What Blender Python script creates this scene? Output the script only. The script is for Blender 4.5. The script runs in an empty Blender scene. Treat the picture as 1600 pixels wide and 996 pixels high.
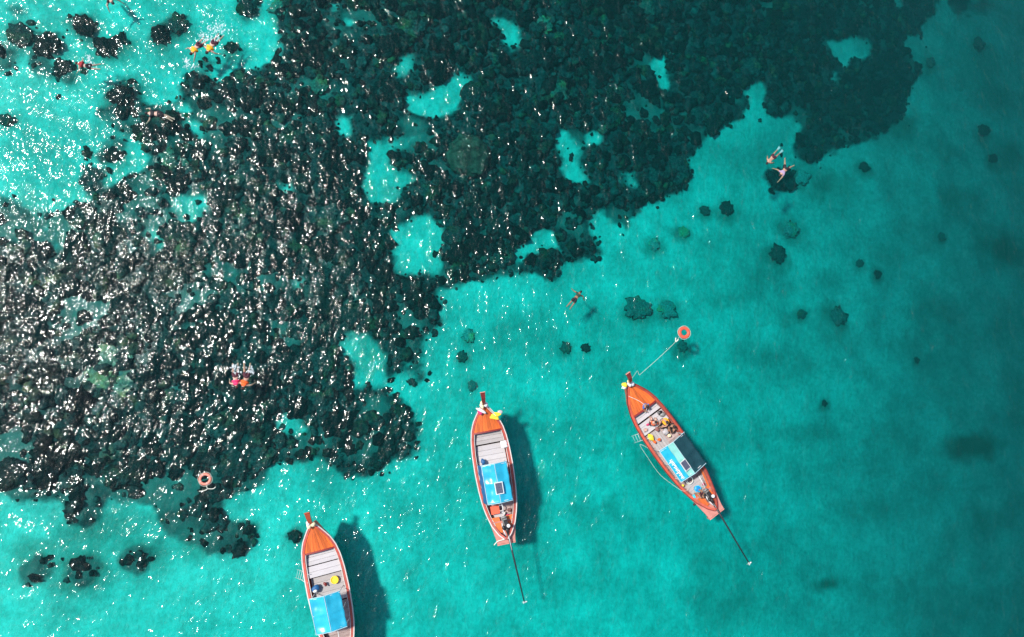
import bpy, bmesh, math, random
import numpy as np
from mathutils import Vector, Matrix, Euler, noise as mnoise
random.seed(7)
rng = np.random.default_rng(11)
scene = bpy.context.scene
C = scene.collection

# ------------------------------------------------------------------ camera
W, Hh, F = 1600.0, 996.0, 1062.0          # photograph frame and focal length in its pixels
CAM_H = 40.0
NADIR = (640.0, 640.0)                    # picture position of the point straight below the drone
n_c = Vector((NADIR[0] - W / 2, -(NADIR[1] - Hh / 2), -F)).normalized()
zc = -n_c
xc = (Vector((1, 0, 0)) - zc * zc.x).normalized()
yc = zc.cross(xc)
R = Matrix((xc, yc, zc))                  # camera -> world
cam_d = bpy.data.cameras.new('camera')
cam = bpy.data.objects.new('camera', cam_d)
C.objects.link(cam)
cam_d.sensor_fit = 'HORIZONTAL'
cam_d.sensor_width = 36.0
cam_d.lens = 36.0 * F / W
cam_d.clip_start = 0.5
cam_d.clip_end = 3000.0
cam.matrix_world = Matrix.Translation((0, 0, CAM_H)) @ R.to_4x4()
scene.camera = cam

def ray(px, py):
    return R @ Vector((px - W / 2, -(py - Hh / 2), -F))
def at(px, py, z=0.0):
    d = ray(px, py)
    t = (z - CAM_H) / d.z
    return Vector((d.x * t, d.y * t, z))

# ------------------------------------------------------------------ light
GLINT = (-70.0, 400.0)                    # where the sun's mirror image lies on flat water
g = ray(*GLINT).normalized()
sun_dir = Vector((g.x, g.y, -g.z))        # towards the sun
elev = math.asin(sun_dir.z)
azim = math.atan2(sun_dir.x, sun_dir.y)
sun_d = bpy.data.lights.new('sun', 'SUN')
sun_d.energy = 4.7
sun_d.angle = math.radians(4.5)
sun_d.color = (1.0, 0.965, 0.90)
sun = bpy.data.objects.new('sun', sun_d)
sun.rotation_euler = sun_dir.to_track_quat('Z', 'Y').to_euler()
C.objects.link(sun)
world = bpy.data.worlds.new('World')
scene.world = world
world.use_nodes = True
nt = world.node_tree
bg = nt.nodes['Background']
sky = nt.nodes.new('ShaderNodeTexSky')
sky.sky_type = 'NISHITA'
sky.sun_disc = False
sky.sun_elevation = elev
sky.sun_rotation = azim
nt.links.new(sky.outputs[0], bg.inputs[0])
bg.inputs[1].default_value = 0.15
scene.view_settings.view_transform = 'Standard'
scene.view_settings.look = 'None'
scene.view_settings.exposure = 0.24
scene.view_settings.gamma = 1.0
scene.render.engine = 'CYCLES'
scene.cycles.use_denoising = True
scene.cycles.transparent_max_bounces = 16
scene.cycles.max_bounces = 6
scene.cycles.volume_bounces = 1

# ------------------------------------------------------------------ helpers
def tag(o, label=None, cat=None, group=None, kind=None):
    if label: o['label'] = label
    if cat: o['category'] = cat
    if group: o['group'] = group
    if kind: o['kind'] = kind
    return o

def link(name, me, parent=None, mats=()):
    o = bpy.data.objects.new(name, me)
    C.objects.link(o)
    if parent is not None: o.parent = parent
    for m in mats: me.materials.append(m)
    return o

def mesh_np(name, verts, faces, smooth=True):
    """numpy verts (n,3), faces (m,3|4) -> mesh"""
    me = bpy.data.meshes.new(name)
    verts = np.ascontiguousarray(verts, dtype=np.float32)
    faces = np.ascontiguousarray(faces, dtype=np.int32)
    k = faces.shape[1]
    me.vertices.add(len(verts)); me.vertices.foreach_set('co', verts.ravel())
    me.loops.add(faces.size); me.loops.foreach_set('vertex_index', faces.ravel())
    me.polygons.add(len(faces))
    me.polygons.foreach_set('loop_start', np.arange(0, faces.size, k, dtype=np.int32))
    me.polygons.foreach_set('loop_total', np.full(len(faces), k, dtype=np.int32))
    me.polygons.foreach_set('use_smooth', np.full(len(faces), smooth))
    me.update(calc_edges=True)
    return me

def vnoise(x, y, seed=0):
    """smooth value noise, vectorised, about -1..1"""
    xi = np.floor(x).astype(np.int64); yi = np.floor(y).astype(np.int64)
    fx = x - xi; fy = y - yi
    fx = fx * fx * (3 - 2 * fx); fy = fy * fy * (3 - 2 * fy)
    def h(a, b):
        n = (a * 374761393 + b * 668265263 + seed * 974634777) & 0xffffffff
        n = ((n ^ (n >> 13)) * 1274126177) & 0xffffffff
        return ((n ^ (n >> 16)) & 0xffff) / 32767.5 - 1
    return ((h(xi, yi) * (1 - fx) + h(xi + 1, yi) * fx) * (1 - fy)
            + (h(xi, yi + 1) * (1 - fx) + h(xi + 1, yi + 1) * fx) * fy)
def fbm(x, y, seed=0, o=4):
    s = 0; a = 1.0; t = 0
    for i in range(o):
        s = s + a * vnoise(x * 2 ** i + 17.3 * i, y * 2 ** i - 9.1 * i, seed + i); t += a; a *= 0.55
    return s / t

class NT:
    def __init__(s, name):
        s.m = bpy.data.materials.new(name); s.m.use_nodes = True
        s.t = s.m.node_tree; s.n = s.t.nodes; s.l = s.t.links
        s.b = s.n.get('Principled BSDF'); s.out = s.n['Material Output']
    def node(s, typ, **kw):
        n = s.n.new(typ)
        for k, v in kw.items():
            if hasattr(n, k): setattr(n, k, v)
            else: n.inputs[k].default_value = v
        return n
    def link(s, a, b): s.l.new(a, b)

def paint(name, col, rough=0.5, var=0.25, scale=6.0, bump=0.0, stretch=None, spec=0.5, dirt=None, sheen=0):
    """painted / woven / wooden surface with mottled tone and fine relief"""
    m = NT(name)
    tc = m.node('ShaderNodeTexCoord')
    mp = m.node('ShaderNodeMapping')
    if stretch: mp.inputs['Scale'].default_value = stretch
    m.link(tc.outputs['Object'], mp.inputs[0])
    n1 = m.node('ShaderNodeTexNoise', Scale=scale, Detail=6.0, Roughness=0.65)
    m.link(mp.outputs[0], n1.inputs['Vector'])
    ramp = m.node('ShaderNodeValToRGB')
    d = dirt or tuple(c * (1 - var) * 0.8 for c in col)
    e = ramp.color_ramp.elements
    e[0].position = 0.36; e[0].color = (*[a * (var) + b * (1 - var) for a, b in zip(d, col)], 1)
    e[1].position = 0.62; e[1].color = (*[min(1, c * (1 + var * 0.35)) for c in col], 1)
    m.link(n1.outputs[0], ramp.inputs[0])
    inf = m.node('ShaderNodeObjectInfo')
    hs = m.node('ShaderNodeHueSaturation')
    mr = m.node('ShaderNodeMapRange'); mr.inputs[3].default_value = 1 - var * .35; mr.inputs[4].default_value = 1 + var * .35
    m.link(inf.outputs['Random'], mr.inputs[0]); m.link(mr.outputs[0], hs.inputs['Value'])
    m.link(ramp.outputs[0], hs.inputs['Color'])
    m.link(hs.outputs[0], m.b.inputs['Base Color'])
    m.b.inputs['Roughness'].default_value = rough
    m.b.inputs['Specular IOR Level'].default_value = spec
    if bump:
        bp = m.node('ShaderNodeBump', Distance=bump)
        m.link(n1.outputs[0], bp.inputs['Height']); m.link(bp.outputs[0], m.b.inputs['Normal'])
    return m.m

# ------------------------------------------------------------------ sea bed
def depth0(x, y):
    """depth of the sandy bottom below the water line"""
    xs = np.array([-400, -34, -24, -12, 0, 8, 16, 24, 32, 40, 60, 400.])
    ds = np.array([2.0, 1.2, 1.2, 1.7, 2.1, 2.45, 3.1, 4.1, 5.8, 7.6, 12, 14.])
    sk = x - 0.04 * (y - 6)
    d = np.interp(sk, xs, ds)
    return d + 0.35 * fbm(x / 9.0, y / 9.0, 5, 3) + 0.05 * fbm(x / 1.6, y / 1.6, 9, 3)

def to_bed(poly):
    out = []
    for px, py in poly:
        z = -2.3
        for _ in range(4):
            p = at(px, py, z); z = -float(depth0(np.array(p.x), np.array(p.y))) + 0.15
        out.append((p.x, p.y))
    return np.array(out)

def inside(poly, x, y):
    r = np.zeros(x.shape, bool)
    n = len(poly)
    x0, y0 = poly.min(0); x1, y1 = poly.max(0)
    sel = (x >= x0) & (x <= x1) & (y >= y0) & (y <= y1)
    xs = x[sel]; ys = y[sel]; rr = np.zeros(xs.shape, bool)
    for i in range(n):
        ax, ay = poly[i]; bx, by = poly[(i + 1) % n]
        if ay == by: continue
        c = ((ay > ys) != (by > ys)) & (xs < (bx - ax) * (ys - ay) / (by - ay) + ax)
        rr ^= c
    r[sel] = rr
    return r

REEF = [
 [(446,-260),(452,-30),(428,20),(438,38),(441,60),(446,88),(425,92),(408,104),(398,110),(372,116),(345,123),(325,124),(305,106),(285,113),(276,138),(283,160),(262,168),(250,160),(236,166),(220,158),(212,140),(206,124),(190,122),(174,130),(168,152),(162,162),(165,188),(180,196),(192,192),(212,212),(226,228),(242,242),(240,262),(228,274),(204,278),(192,286),(186,300),(170,292),(150,300),(138,318),(116,318),(112,330),(100,322),(76,330),(50,322),(34,330),(15,310),(-10,300),(-300,290),
  (-300,800),(-30,760),(-8,748),(10,770),(24,792),(44,764),(66,780),(96,786),(118,812),(140,808),(168,778),(188,772),(196,798),(190,812),(206,830),(236,826),(264,836),(300,826),(340,850),(372,852),(388,838),(382,822),(360,812),(344,796),(352,776),(372,770),(396,764),(408,738),(424,712),(452,718),(474,730),(508,716),(524,728),(536,738),(560,742),(598,732),(622,714),(648,706),(662,672),(652,650),(636,634),(612,618),(598,606),(580,610),(566,600),(548,606),(540,590),(556,576),(548,556),(530,548),(526,526),(556,516),(592,524),(604,548),(626,560),(640,572),(664,562),(650,540),(668,518),(686,498),(690,470),(686,452),(706,446),(732,446),(748,438),(772,440),(786,420),(802,408),(806,392),(826,372),(848,362),(864,368),(880,386),(876,402),(898,404),(930,408),(958,398),(950,386),(930,380),(918,352),(914,328),(930,322),(952,336),(964,354),(978,354),(994,330),(1012,316),(1036,306),(1062,298),(1080,268),(1074,244),(1094,220),(1122,212),(1138,192),(1160,182),(1164,172),(1180,164),(1194,178),(1216,178),(1246,186),(1252,206),(1244,226),(1252,250),(1270,258),(1288,246),(1312,230),(1346,220),(1374,212),(1396,196),(1412,168),(1424,144),(1436,112),(1428,90),(1404,64),(1420,56),(1438,54),(1450,34),(1470,8),(1480,-40),(1560,-260)],
 # lobe under the sand bay
 [(797,432),(800,414),(822,402),(846,386),(868,392),(880,404),(878,424),(866,434),(846,428),(822,424)],
 # outliers
 [(1196,262),(1216,262),(1236,268),(1238,292),(1222,302),(1200,296)],
 [(29, 892), (49, 870), (80, 868), (83, 892), (61, 916), (32, 914)],
 [(104, 888), (122, 866), (149, 872), (164, 903), (140, 924), (108, 926)],
 [(182, 872), (205, 850), (235, 848), (246, 869), (223, 898), (193, 894)],
 [(282,850),(310,832),(352,836),(386,838),(370,862),(330,866)],
 [(440,832),(456,822),(478,830),(474,846),(448,848)],
 [(600,560),(618,556),(630,574),(618,590),(602,586)],[(640,582),(668,576),(672,588),(650,598)],
 # lagoon boulders
 [(-20,60),(4,64),(14,82),(14,104),(2,116),(-20,118)],
 [(10,36),(26,28),(44,36),(52,52),(44,66),(30,76),(12,70)],
 [(40,64),(56,52),(82,54),(98,62),(100,74),(84,86),(60,88),(42,84)],
 [(8,8),(30,2),(38,18),(24,30),(8,26)],[(58,14),(80,16),(88,30),(72,34),(58,26)],
 [(106,30),(128,24),(148,32),(150,44),(138,54),(148,64),(172,66),(184,52),(198,58),(196,76),(178,90),(158,92),(138,80),(134,66),(118,58),(106,46)],
 [(54,96),(70,92),(92,96),(116,98),(128,106),(126,124),(104,122),(84,112),(66,114),(54,108)],
 [(234,46),(246,40),(262,46),(264,62),(250,72),(238,66)],[(262,24),(282,20),(294,32),(294,48),(280,56),(264,46)],
 [(306,94),(326,88),(340,92),(336,104),(318,108)],[(352,68),(366,66),(370,82),(356,84)],
 [(370,-20),(398,-10),(408,14),(402,34),(388,32),(374,14)],[(308,14),(330,10),(340,22),(324,28)],
 [(-10,180),(8,174),(18,188),(12,202),(-10,200)],
 [(128,232),(140,230),(146,244),(134,250)],[(124,262),(146,256),(160,270),(158,290),(140,292),(126,280)],
 [(134,294),(152,292),(156,312),(140,316)],[(158,236),(176,226),(192,232),(196,246),(178,258),(160,252)],[(168,214),(184,206),(202,212),(200,228),(180,230)],
 # deep outliers on the right
 [(1478,-20),(1540,-30),(1536,12),(1512,30),(1494,26)],
]
HOLES = [
 [(516,8),(530,12),(530,26),(516,22)],[(540,36),(560,33),(556,44),(542,44)],
 [(616,100),(628,84),(648,82),(658,98),(648,112),(628,118),(618,110)],
 [(634,142),(648,144),(664,148),(684,136),(700,130),(712,112),(722,114),(726,140),(720,158),(704,174),(682,180),(654,176),(638,164)],
 [(768,30),(786,30),(802,42),(814,58),(822,72),(818,82),(800,80),(788,68),(788,52),(774,42)],
 [(576,222),(596,218),(604,230),(604,252),(614,272),(640,264),(648,278),(640,292),(622,300),(610,316),(590,316),(580,300),(572,272),(578,250)],
 [(610,218),(640,212),(644,226),(632,232),(614,228)],
 [(618,362),(640,350),(656,342),(676,350),(692,352),(694,380),(684,402),(686,420),(672,428),(650,426),(626,420),(608,412),(624,396)],
 [(866,210),(884,208),(902,232),(902,248),(888,254),(870,236)],[(910,202),(930,198),(930,216),(918,226),(908,218)],
 [(870,264),(888,262),(914,270),(918,282),(896,286),(872,284)],[(808,282),(820,288),(818,304),(800,304)],
 [(970,272),(990,266),(1000,282),(990,294),(972,286)],
 [(1018,84),(1030,80),(1038,104),(1046,130),(1040,142),(1026,134),(1020,108)],
 [(1298,68),(1320,62),(1352,62),(1358,78),(1350,92),(1330,90),(1324,100),(1306,94)],
 [(1395,-10),(1415,-10),(1416,14),(1402,18)],
 [(1294,118),(1308,114),(1306,126),(1294,128)],
 [(956,62),(974,58),(974,68),(960,72)],[(806,122),(822,122),(820,138),(812,144)],[(1164,140),(1178,130),(1196,132),(1190,152),(1194,172),(1176,170),(1164,158)],
 [(522,194),(534,182),(546,186),(542,204),(534,218),(520,212)],[(502,134),(522,130),(524,142),(506,146)],[(510,100),(522,100),(522,108),(510,108)],
 [(436,280),(462,278),(468,290),(452,302),(438,294)],[(524,282),(538,280),(540,294),(526,300)],
 [(268,316),(288,306),(312,302),(330,298),(330,316),(312,326),(300,344),(286,350),(278,332)],
 [(52,326),(72,330),(80,352),(88,376),(104,386),(98,398),(82,394),(76,372),(64,350)],
 [(222,350),(244,346),(250,366),(260,380),(270,386),(250,392),(234,372)],
 [(352,418),(368,410),(378,422),(366,440),(354,434)],
 [(456,436),(480,432),(484,446),(462,452)],
 [(270,176),(286,164),(300,178),(318,196),(318,216),(304,212),(290,196)],
 [(326,118),(344,112),(362,110),(362,120),(340,128)],
 [(450,720),(500,716),(500,730),(462,736)],
 [(198,792),(222,786),(252,800),(250,816),(222,828),(200,820)],[(2,792),(30,790),(34,820),(10,830)],
 [(432,644),(466,640),(476,662),(458,676),(434,664)],[(280,640),(300,634),(304,648),(284,654)],
]
reef_w = [to_bed(p) for p in REEF]
hole_w = [to_bed(p) for p in HOLES]
hole_w = [q.mean(0) + (q - q.mean(0)) * 1.13 for q in hole_w]

def reef_mask(x, y, warp=1.0):
    wx = x + warp * (0.30 * vnoise(x / .55, y / .22, 91) + 0.42 * fbm(x / 1.0, y / 1.0, 21, 3) + 0.25 * vnoise(x / 3.1, y / 3.1, 77))
    wy = y + warp * (0.16 * vnoise(x / .3, y / .35, 92) + 0.42 * fbm(x / 1.0, y / 1.0, 31, 3) + 0.25 * vnoise(x / 3.1, y / 3.1, 78))
    m = np.zeros(x.shape, bool)
    for p in reef_w: m |= inside(p, wx, wy)
    for p in hole_w: m &= ~inside(p, wx, wy)
    return m

def axis(lo, hi, step, far):
    a = list(np.arange(lo, hi + 1e-6, step))
    s = step; v = lo; left = []
    while v > -far: s *= 1.35; v -= s; left.append(v)
    s = step; v = hi; right = []
    while v < far: s *= 1.35; v += s; right.append(v)
    return np.array(left[::-1] + a + right)
GX = axis(-32, 46, 0.14, 600); GY = axis(-18, 36, 0.14, 600)
XX, YY = np.meshgrid(GX, GY)
RM = reef_mask(XX, YY).astype(np.float32)
def blur(a, k):
    for ax in (0, 1):
        c = np.cumsum(np.pad(a, [(k + 1, k) if i == ax else (0, 0) for i in (0, 1)], mode='edge'), axis=ax, dtype=np.float64)
        a = ((c[2 * k + 1:, :] - c[:-2 * k - 1, :]) if ax == 0 else (c[:, 2 * k + 1:] - c[:, :-2 * k - 1])) / (2 * k + 1)
    return a.astype(np.float32)
THIN = np.clip((fbm(XX / 2.6, YY / 2.0, 131, 4) - .22 + .30 * np.clip((-6 - XX) / 12, 0, 1)) * 2.6, 0, 1).astype(np.float32)
RF = blur(blur(RM, 3), 2)
RF = RF + 0.06 + 0.50 * (RF * (1 - RF) * 4) * (fbm(XX / .75, YY / .6, 151, 5) - .03)
RS = np.clip(RF, 0, 1).astype(np.float32)
RB = blur(blur(RM, 4), 3)
D0 = depth0(XX, YY)
rough_h = 0.5 + 0.5 * fbm(XX / 1.3, YY / 1.3, 3, 4)
ZZ = -D0 + RS * (0.12 + 0.35 * RB * rough_h + 0.10 * fbm(XX / 0.35, YY / 0.35, 44, 3))
ZZ += (1 - RS) * 0.03 * np.sin(XX * 1.9 + YY * 4.2 + 2.0 * vnoise(XX / 2, YY / 2, 8))
# soft meadows of weed on the sand to seaward
WEED_HALO = [(1520,700,55,16,.85),(1572,388,42,24,.8),(1462,486,45,24,.5),(1297,914,28,9,.75),(1500,306,40,18,.5),(1560,150,30,30,.35),(1475,235,26,20,.4),
        (1545,810,40,18,.45),(1250,680,60,14,.28),(1395,400,26,14,.3),(1440,560,50,20,.25),(955,788,15,13,.4),(1200,560,70,16,.2),(1360,800,90,14,.2),
        (885,545,16,9,.4),(1085,440,50,10,.25),(1140,470,70,16,.2),(1290,730,30,8,.25),(1500,950,70,20,.3),(1590,620,20,60,.35),(870,700,46,22,.16),(690,880,34,20,.16),(930,900,60,26,.14),
        (52,888,46,34,.6),(132,892,46,36,.6),(212,866,46,32,.6),(330,845,60,26,.7),(160,830,60,30,.5),(500,700,60,40,.5),(590,545,40,30,.4),(1290,290,50,30,.5),(1400,190,40,30,.5),(280,812,50,18,.5),(1235,500,30,12,.3),(1190,430,34,16,.25),(1530,100,50,40,.3),(60,720,40,20,0),(1150,610,50,22,.18),(1010,690,60,28,.1),(1400,690,70,18,.22),(1580,250,26,20,.5)]
ROCKS = [
 (437,13,17,True,'pale round coral head at the reef edge beside the upper lagoon'),
 (997,482,22,False,'large dark round coral head, left one of the pair above the towed lifebuoy'),
 (1043,484,17,False,'round dark coral head, right one of the pair above the towed lifebuoy'),
 (1066,542,11,False,'small dark coral head just below the orange lifebuoy on the bow line'),
 (1234,360,17,False,'dark oval coral head on open sand below the pair of swimmers'),
 (1214,397,17,False,'blurred dark coral patch just below the dark oval coral head'),
 (1135,326,14,False,'dark coral head on sand right of the reef tongue'),
 (1101,330,10,False,'small coral head left of its larger neighbour on sand'),
 (1022,383,12,False,'lone dark coral head on sand below the reef tongue'),
 (1068,364,11,False,'faint coral head on sand right of the lone dark one'),
 (1350,261,10,False,'small dark coral head on sand under the reef point'),
 (1252,278,15,False,'dark coral head right of the swimmer with spread legs'),
 (1307,495,18,False,'dark coral head in deep teal water right of the lifebuoy'),
 (1252,491,9,False,'small speckled coral head left of the deep dark one'),
 (1371,429,8,False,'lower of two small coral heads in the deep water'),
 (1343,412,8,False,'upper of two small coral heads in the deep water'),
 (1471,370,8,False,'small coral head far out in the dark teal water'),
 (1537,204,11,False,'upper small coral head near the dark seaward edge'),
 (1551,248,9,False,'lower small coral head near the dark seaward edge'),
 (1453,98,10,False,'small coral head beside the seaward point of the reef'),
 (1529,68,12,False,'blurred coral head seaward of the reef point'),
 (732,525,13,False,'upper of the three small coral heads above the middle boat'),
 (722,558,11,False,'middle one of the three small coral heads above the middle boat'),
 (738,603,9,False,'lowest of three small coral heads, just ahead of the middle prow'),
 (645,597,9,False,'small coral head between the weed patch and the reef'),
 (884,544,11,False,'faint coral head below the lone snorkeller, left of two'),
 (915,544,9,False,'faint coral head below the lone snorkeller, right of two'),
 (1288,630,6,False,'tiny coral head alone on the deep sand'),
 (1432,563,6,False,'tiny coral head far right in deep water'),
 (250,56,15,False,'dark coral boulder in the lagoon left of the orange vests'),
 (277,38,17,False,'larger coral boulder in the lagoon above its neighbour'),
 (362,74,11,False,'small coral boulder right of the orange vests'),
 (130,40,20,False,'coral boulder at the top of the curved lagoon clump'),
 (165,74,22,False,'broad coral boulder in the middle of the lagoon clump'),
 (186,64,14,False,'coral boulder closing the curved lagoon clump'),
 (30,54,22,False,'coral boulder in the left lagoon group near the corner'),
 (72,70,22,False,'broad coral boulder next to the corner group of the lagoon'),
 (96,106,16,False,'coral boulder left of the red vested snorkeller'),
 (386,14,16,False,'coral boulder at the top rim of the lagoon'),
 (136,240,9,False,'small round coral boulder alone in the bright lagoon'),
 (176,242,14,False,'coral boulder in the lagoon beside the reef slope'),
 (8,188,12,False,'coral boulder at the far left rim of the bright lagoon'),
 (190,150,22,False,'large coral boulder on the headland of the reef'),
]
WEED_HALO += [(r[0] + 2, r[1] + 3, r[2] * 1.5, r[2] * 1.35, .62) for r in ROCKS]  # halo in the sand colour softens each rock edge, as hazy water would
WD = np.zeros_like(RS)
wn = 0.6 * fbm(XX / 1.2, YY / 1.2, 61, 4)
for px, py, rx, ry, s in WEED_HALO:
    c = to_bed([(px, py)])[0]
    sc = 26.0 * (1 - 0.01 * max(0, c[0]))
    d = np.sqrt(((XX - c[0]) / (rx / sc)) ** 2 + ((YY - c[1]) / (ry / sc)) ** 2) + wn
    WD = np.maximum(WD, s * np.clip(1.35 - d, 0, 1))
WD = np.maximum(WD, .34 * np.clip(fbm(XX / 7.0, YY / 3.6, 171, 4) * 1.4, 0, 1) * np.clip((XX + 6) / 14, .25, 1))
for _x, _y, _rx, _ry in ((30,765,60,26),(1100,215,50,16),(960,340,50,20),(1340,215,60,18),(1425,110,24,60),(700,430,40,14),(1240,190,30,30),(300,830,80,34),(210,868,50,36),(130,890,50,40),(52,890,50,40),(110,792,70,28),(480,695,60,30),(590,700,50,24),(400,760,50,24),(60,330,50,22),(330,520,60,24),(190,150,40,30)):
    _c = to_bed([(_x, _y)])[0]
    THIN = np.maximum(THIN, .75 * np.clip(1.3 - np.hypot((XX - _c[0]) * 27 / _rx, (YY - _c[1]) * 27 / _ry) + .9 * fbm(XX / .9, YY / .9, 187, 4), 0, 1)).astype(np.float32)
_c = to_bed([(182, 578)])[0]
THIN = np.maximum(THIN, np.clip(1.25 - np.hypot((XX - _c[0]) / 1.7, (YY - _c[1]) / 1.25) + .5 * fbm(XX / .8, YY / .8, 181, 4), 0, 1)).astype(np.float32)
ny, nx = XX.shape
idx = np.arange(nx * ny).reshape(ny, nx)
faces = np.stack([idx[:-1, :-1], idx[:-1, 1:], idx[1:, 1:], idx[1:, :-1]], -1).reshape(-1, 4)
me = mesh_np('seabed', np.stack([XX, YY, ZZ], -1).reshape(-1, 3), faces)
for nm, arr in (('reef', RS), ('weed', WD), ('thin', THIN)):
    a = me.attributes.new(nm, 'FLOAT', 'POINT'); a.data.foreach_set('value', arr.ravel().astype(np.float32))

m = NT('seabed_sand_and_reef')
tc = m.node('ShaderNodeTexCoord')
at_r = m.node('ShaderNodeAttribute', attribute_name='reef')
at_w = m.node('ShaderNodeAttribute', attribute_name='weed')
at_t = m.node('ShaderNodeAttribute', attribute_name='thin')
big = m.node('ShaderNodeTexNoise', Scale=0.35, Detail=8.0, Roughness=0.62)
fin = m.node('ShaderNodeTexNoise', Scale=3.2, Detail=8.0, Roughness=0.7)
m.link(tc.outputs['Object'], big.inputs['Vector']); m.link(tc.outputs['Object'], fin.inputs['Vector'])
sand = m.node('ShaderNodeValToRGB')
e = sand.color_ramp.elements
e[0].position = .34; e[0].color = (.32, .41, .35, 1); e[1].position = .66; e[1].color = (.50, .72, .62, 1)
m.link(big.outputs[0], sand.inputs[0])
s2 = m.node('ShaderNodeValToRGB'); e = s2.color_ramp.elements
e[0].position = .33; e[0].color = (.74, .74, .72, 1); e[1].position = .6; e[1].color = (1, 1, 1, 1)
m.link(fin.outputs[0], s2.inputs[0])
mul = m.node('ShaderNodeMix', data_type='RGBA', blend_type='MULTIPLY'); mul.inputs[0].default_value = 1
m.link(sand.outputs[0], mul.inputs[6]); m.link(s2.outputs[0], mul.inputs[7])
rock = m.node('ShaderNodeValToRGB'); e = rock.color_ramp.elements
e[0].position = .36; e[0].color = (.008, .009, .010, 1); e[1].position = .72; e[1].color = (.085, .085, .08, 1)
m.link(fin.outputs[0], rock.inputs[0])
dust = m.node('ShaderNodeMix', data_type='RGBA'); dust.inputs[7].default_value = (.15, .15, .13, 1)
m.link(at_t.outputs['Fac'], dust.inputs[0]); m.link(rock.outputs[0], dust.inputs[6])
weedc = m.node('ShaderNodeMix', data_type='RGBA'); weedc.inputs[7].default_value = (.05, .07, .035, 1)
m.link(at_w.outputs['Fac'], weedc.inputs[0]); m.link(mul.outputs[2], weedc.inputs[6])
mr = m.node('ShaderNodeMapRange', interpolation_type='SMOOTHSTEP'); mr.inputs[1].default_value = .24; mr.inputs[2].default_value = .74
m.link(at_r.outputs['Fac'], mr.inputs[0])
fm = m.node('ShaderNodeMix', data_type='RGBA')
m.link(mr.outputs[0], fm.inputs[0]); m.link(weedc.outputs[2], fm.inputs[6]); m.link(dust.outputs[2], fm.inputs[7])
m.link(fm.outputs[2], m.b.inputs['Base Color'])
m.b.inputs['Roughness'].default_value = .9; m.b.inputs['Specular IOR Level'].default_value = .1
bp = m.node('ShaderNodeBump', Distance=.12, Strength=.8)
mp = m.node('ShaderNodeMapping'); mp.inputs['Scale'].default_value = (1.7, .9, 1); mp.inputs['Rotation'].default_value = (0, 0, .5)
rip = m.node('ShaderNodeTexNoise', Scale=1.6, Detail=5.0, Roughness=.6)
m.link(tc.outputs['Object'], mp.inputs[0]); m.link(mp.outputs[0], rip.inputs['Vector'])
bq = m.node('ShaderNodeBump', Distance=.16, Strength=.45)
m.link(rip.outputs[0], bq.inputs['Height']); m.link(bq.outputs[0], bp.inputs['Normal'])
m.link(fin.outputs[0], bp.inputs['Height']); m.link(bp.outputs[0], m.b.inputs['Normal'])
seabed = tag(link('seabed', me, None, [m.m]), 'pale rippled sand with dark reef ground on the sea floor', None, None, 'structure')

def bed_z(x, y):
    i = np.clip(np.searchsorted(GX, x) - 1, 0, nx - 2); j = np.clip(np.searchsorted(GY, y) - 1, 0, ny - 2)
    return ZZ[j, i]
def bed_at(px, py):
    z = -2.3
    for _ in range(5):
        p = at(px, py, z); z = float(bed_z(p.x, p.y))
    return Vector((p.x, p.y, z))

# ------------------------------------------------------------------ corals
def rock_mat(name, lo, hi, sc):
    m = NT(name)
    tc = m.node('ShaderNodeTexCoord'); inf = m.node('ShaderNodeObjectInfo')
    at_c = m.node('ShaderNodeAttribute', attribute_name='tone')
    n = m.node('ShaderNodeTexNoise', Scale=sc, Detail=6.0, Roughness=.7)
    v = m.node('ShaderNodeTexVoronoi', Scale=sc * 1.3)
    m.link(tc.outputs['Object'], n.inputs['Vector']); m.link(tc.outputs['Object'], v.inputs['Vector'])
    r = m.node('ShaderNodeValToRGB'); e = r.color_ramp.elements
    e[0].position = .35; e[0].color = (*lo, 1); e[1].position = .7; e[1].color = (*hi, 1)
    m.link(n.outputs[0], r.inputs[0])
    br_ = m.node('ShaderNodeMix', data_type='RGBA', blend_type='MULTIPLY'); br_.inputs[7].default_value = (2.7, .95, .68, 1)
    big_ = m.node('ShaderNodeTexNoise', Scale=.9, Detail=4.0); g_ = m.node('ShaderNodeNewGeometry'); m.link(g_.outputs['Position'], big_.inputs['Vector'])
    bm1 = m.node('ShaderNodeMapRange'); bm1.inputs[1].default_value = .50; bm1.inputs[2].default_value = .66; bm1.inputs[4].default_value = .9
    m.link(big_.outputs[0], bm1.inputs[0]); m.link(bm1.outputs[0], br_.inputs[0]); m.link(r.outputs[0], br_.inputs[6])
    hs = m.node('ShaderNodeHueSaturation')
    add = m.node('ShaderNodeMath', operation='ADD'); m.link(inf.outputs['Random'], add.inputs[0]); m.link(at_c.outputs['Fac'], add.inputs[1])
    fr = m.node('ShaderNodeMath', operation='FRACT'); m.link(add.outputs[0], fr.inputs[0])
    pw = m.node('ShaderNodeMath', operation='POWER'); m.link(fr.outputs[0], pw.inputs[0]); pw.inputs[1].default_value = 2.0
    a = m.node('ShaderNodeMapRange'); a.inputs[3].default_value = .3; a.inputs[4].default_value = 2.1
    b = m.node('ShaderNodeMapRange'); b.inputs[3].default_value = .47; b.inputs[4].default_value = .55
    m.link(pw.outputs[0], a.inputs[0]); m.link(fr.outputs[0], b.inputs[0])
    m.link(a.outputs[0], hs.inputs['Value']); m.link(b.outputs[0], hs.inputs['Hue'])
    m.link(br_.outputs[2], hs.inputs['Color']); m.link(hs.outputs[0], m.b.inputs['Base Color'])
    m.b.inputs['Roughness'].default_value = .95; m.b.inputs['Specular IOR Level'].default_value = .05
    bp = m.node('ShaderNodeBump', Distance=.08, Strength=.9)
    m.link(v.outputs['Distance'], bp.inputs['Height']); m.link(bp.outputs[0], m.b.inputs['Normal'])
    return m.m
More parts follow.
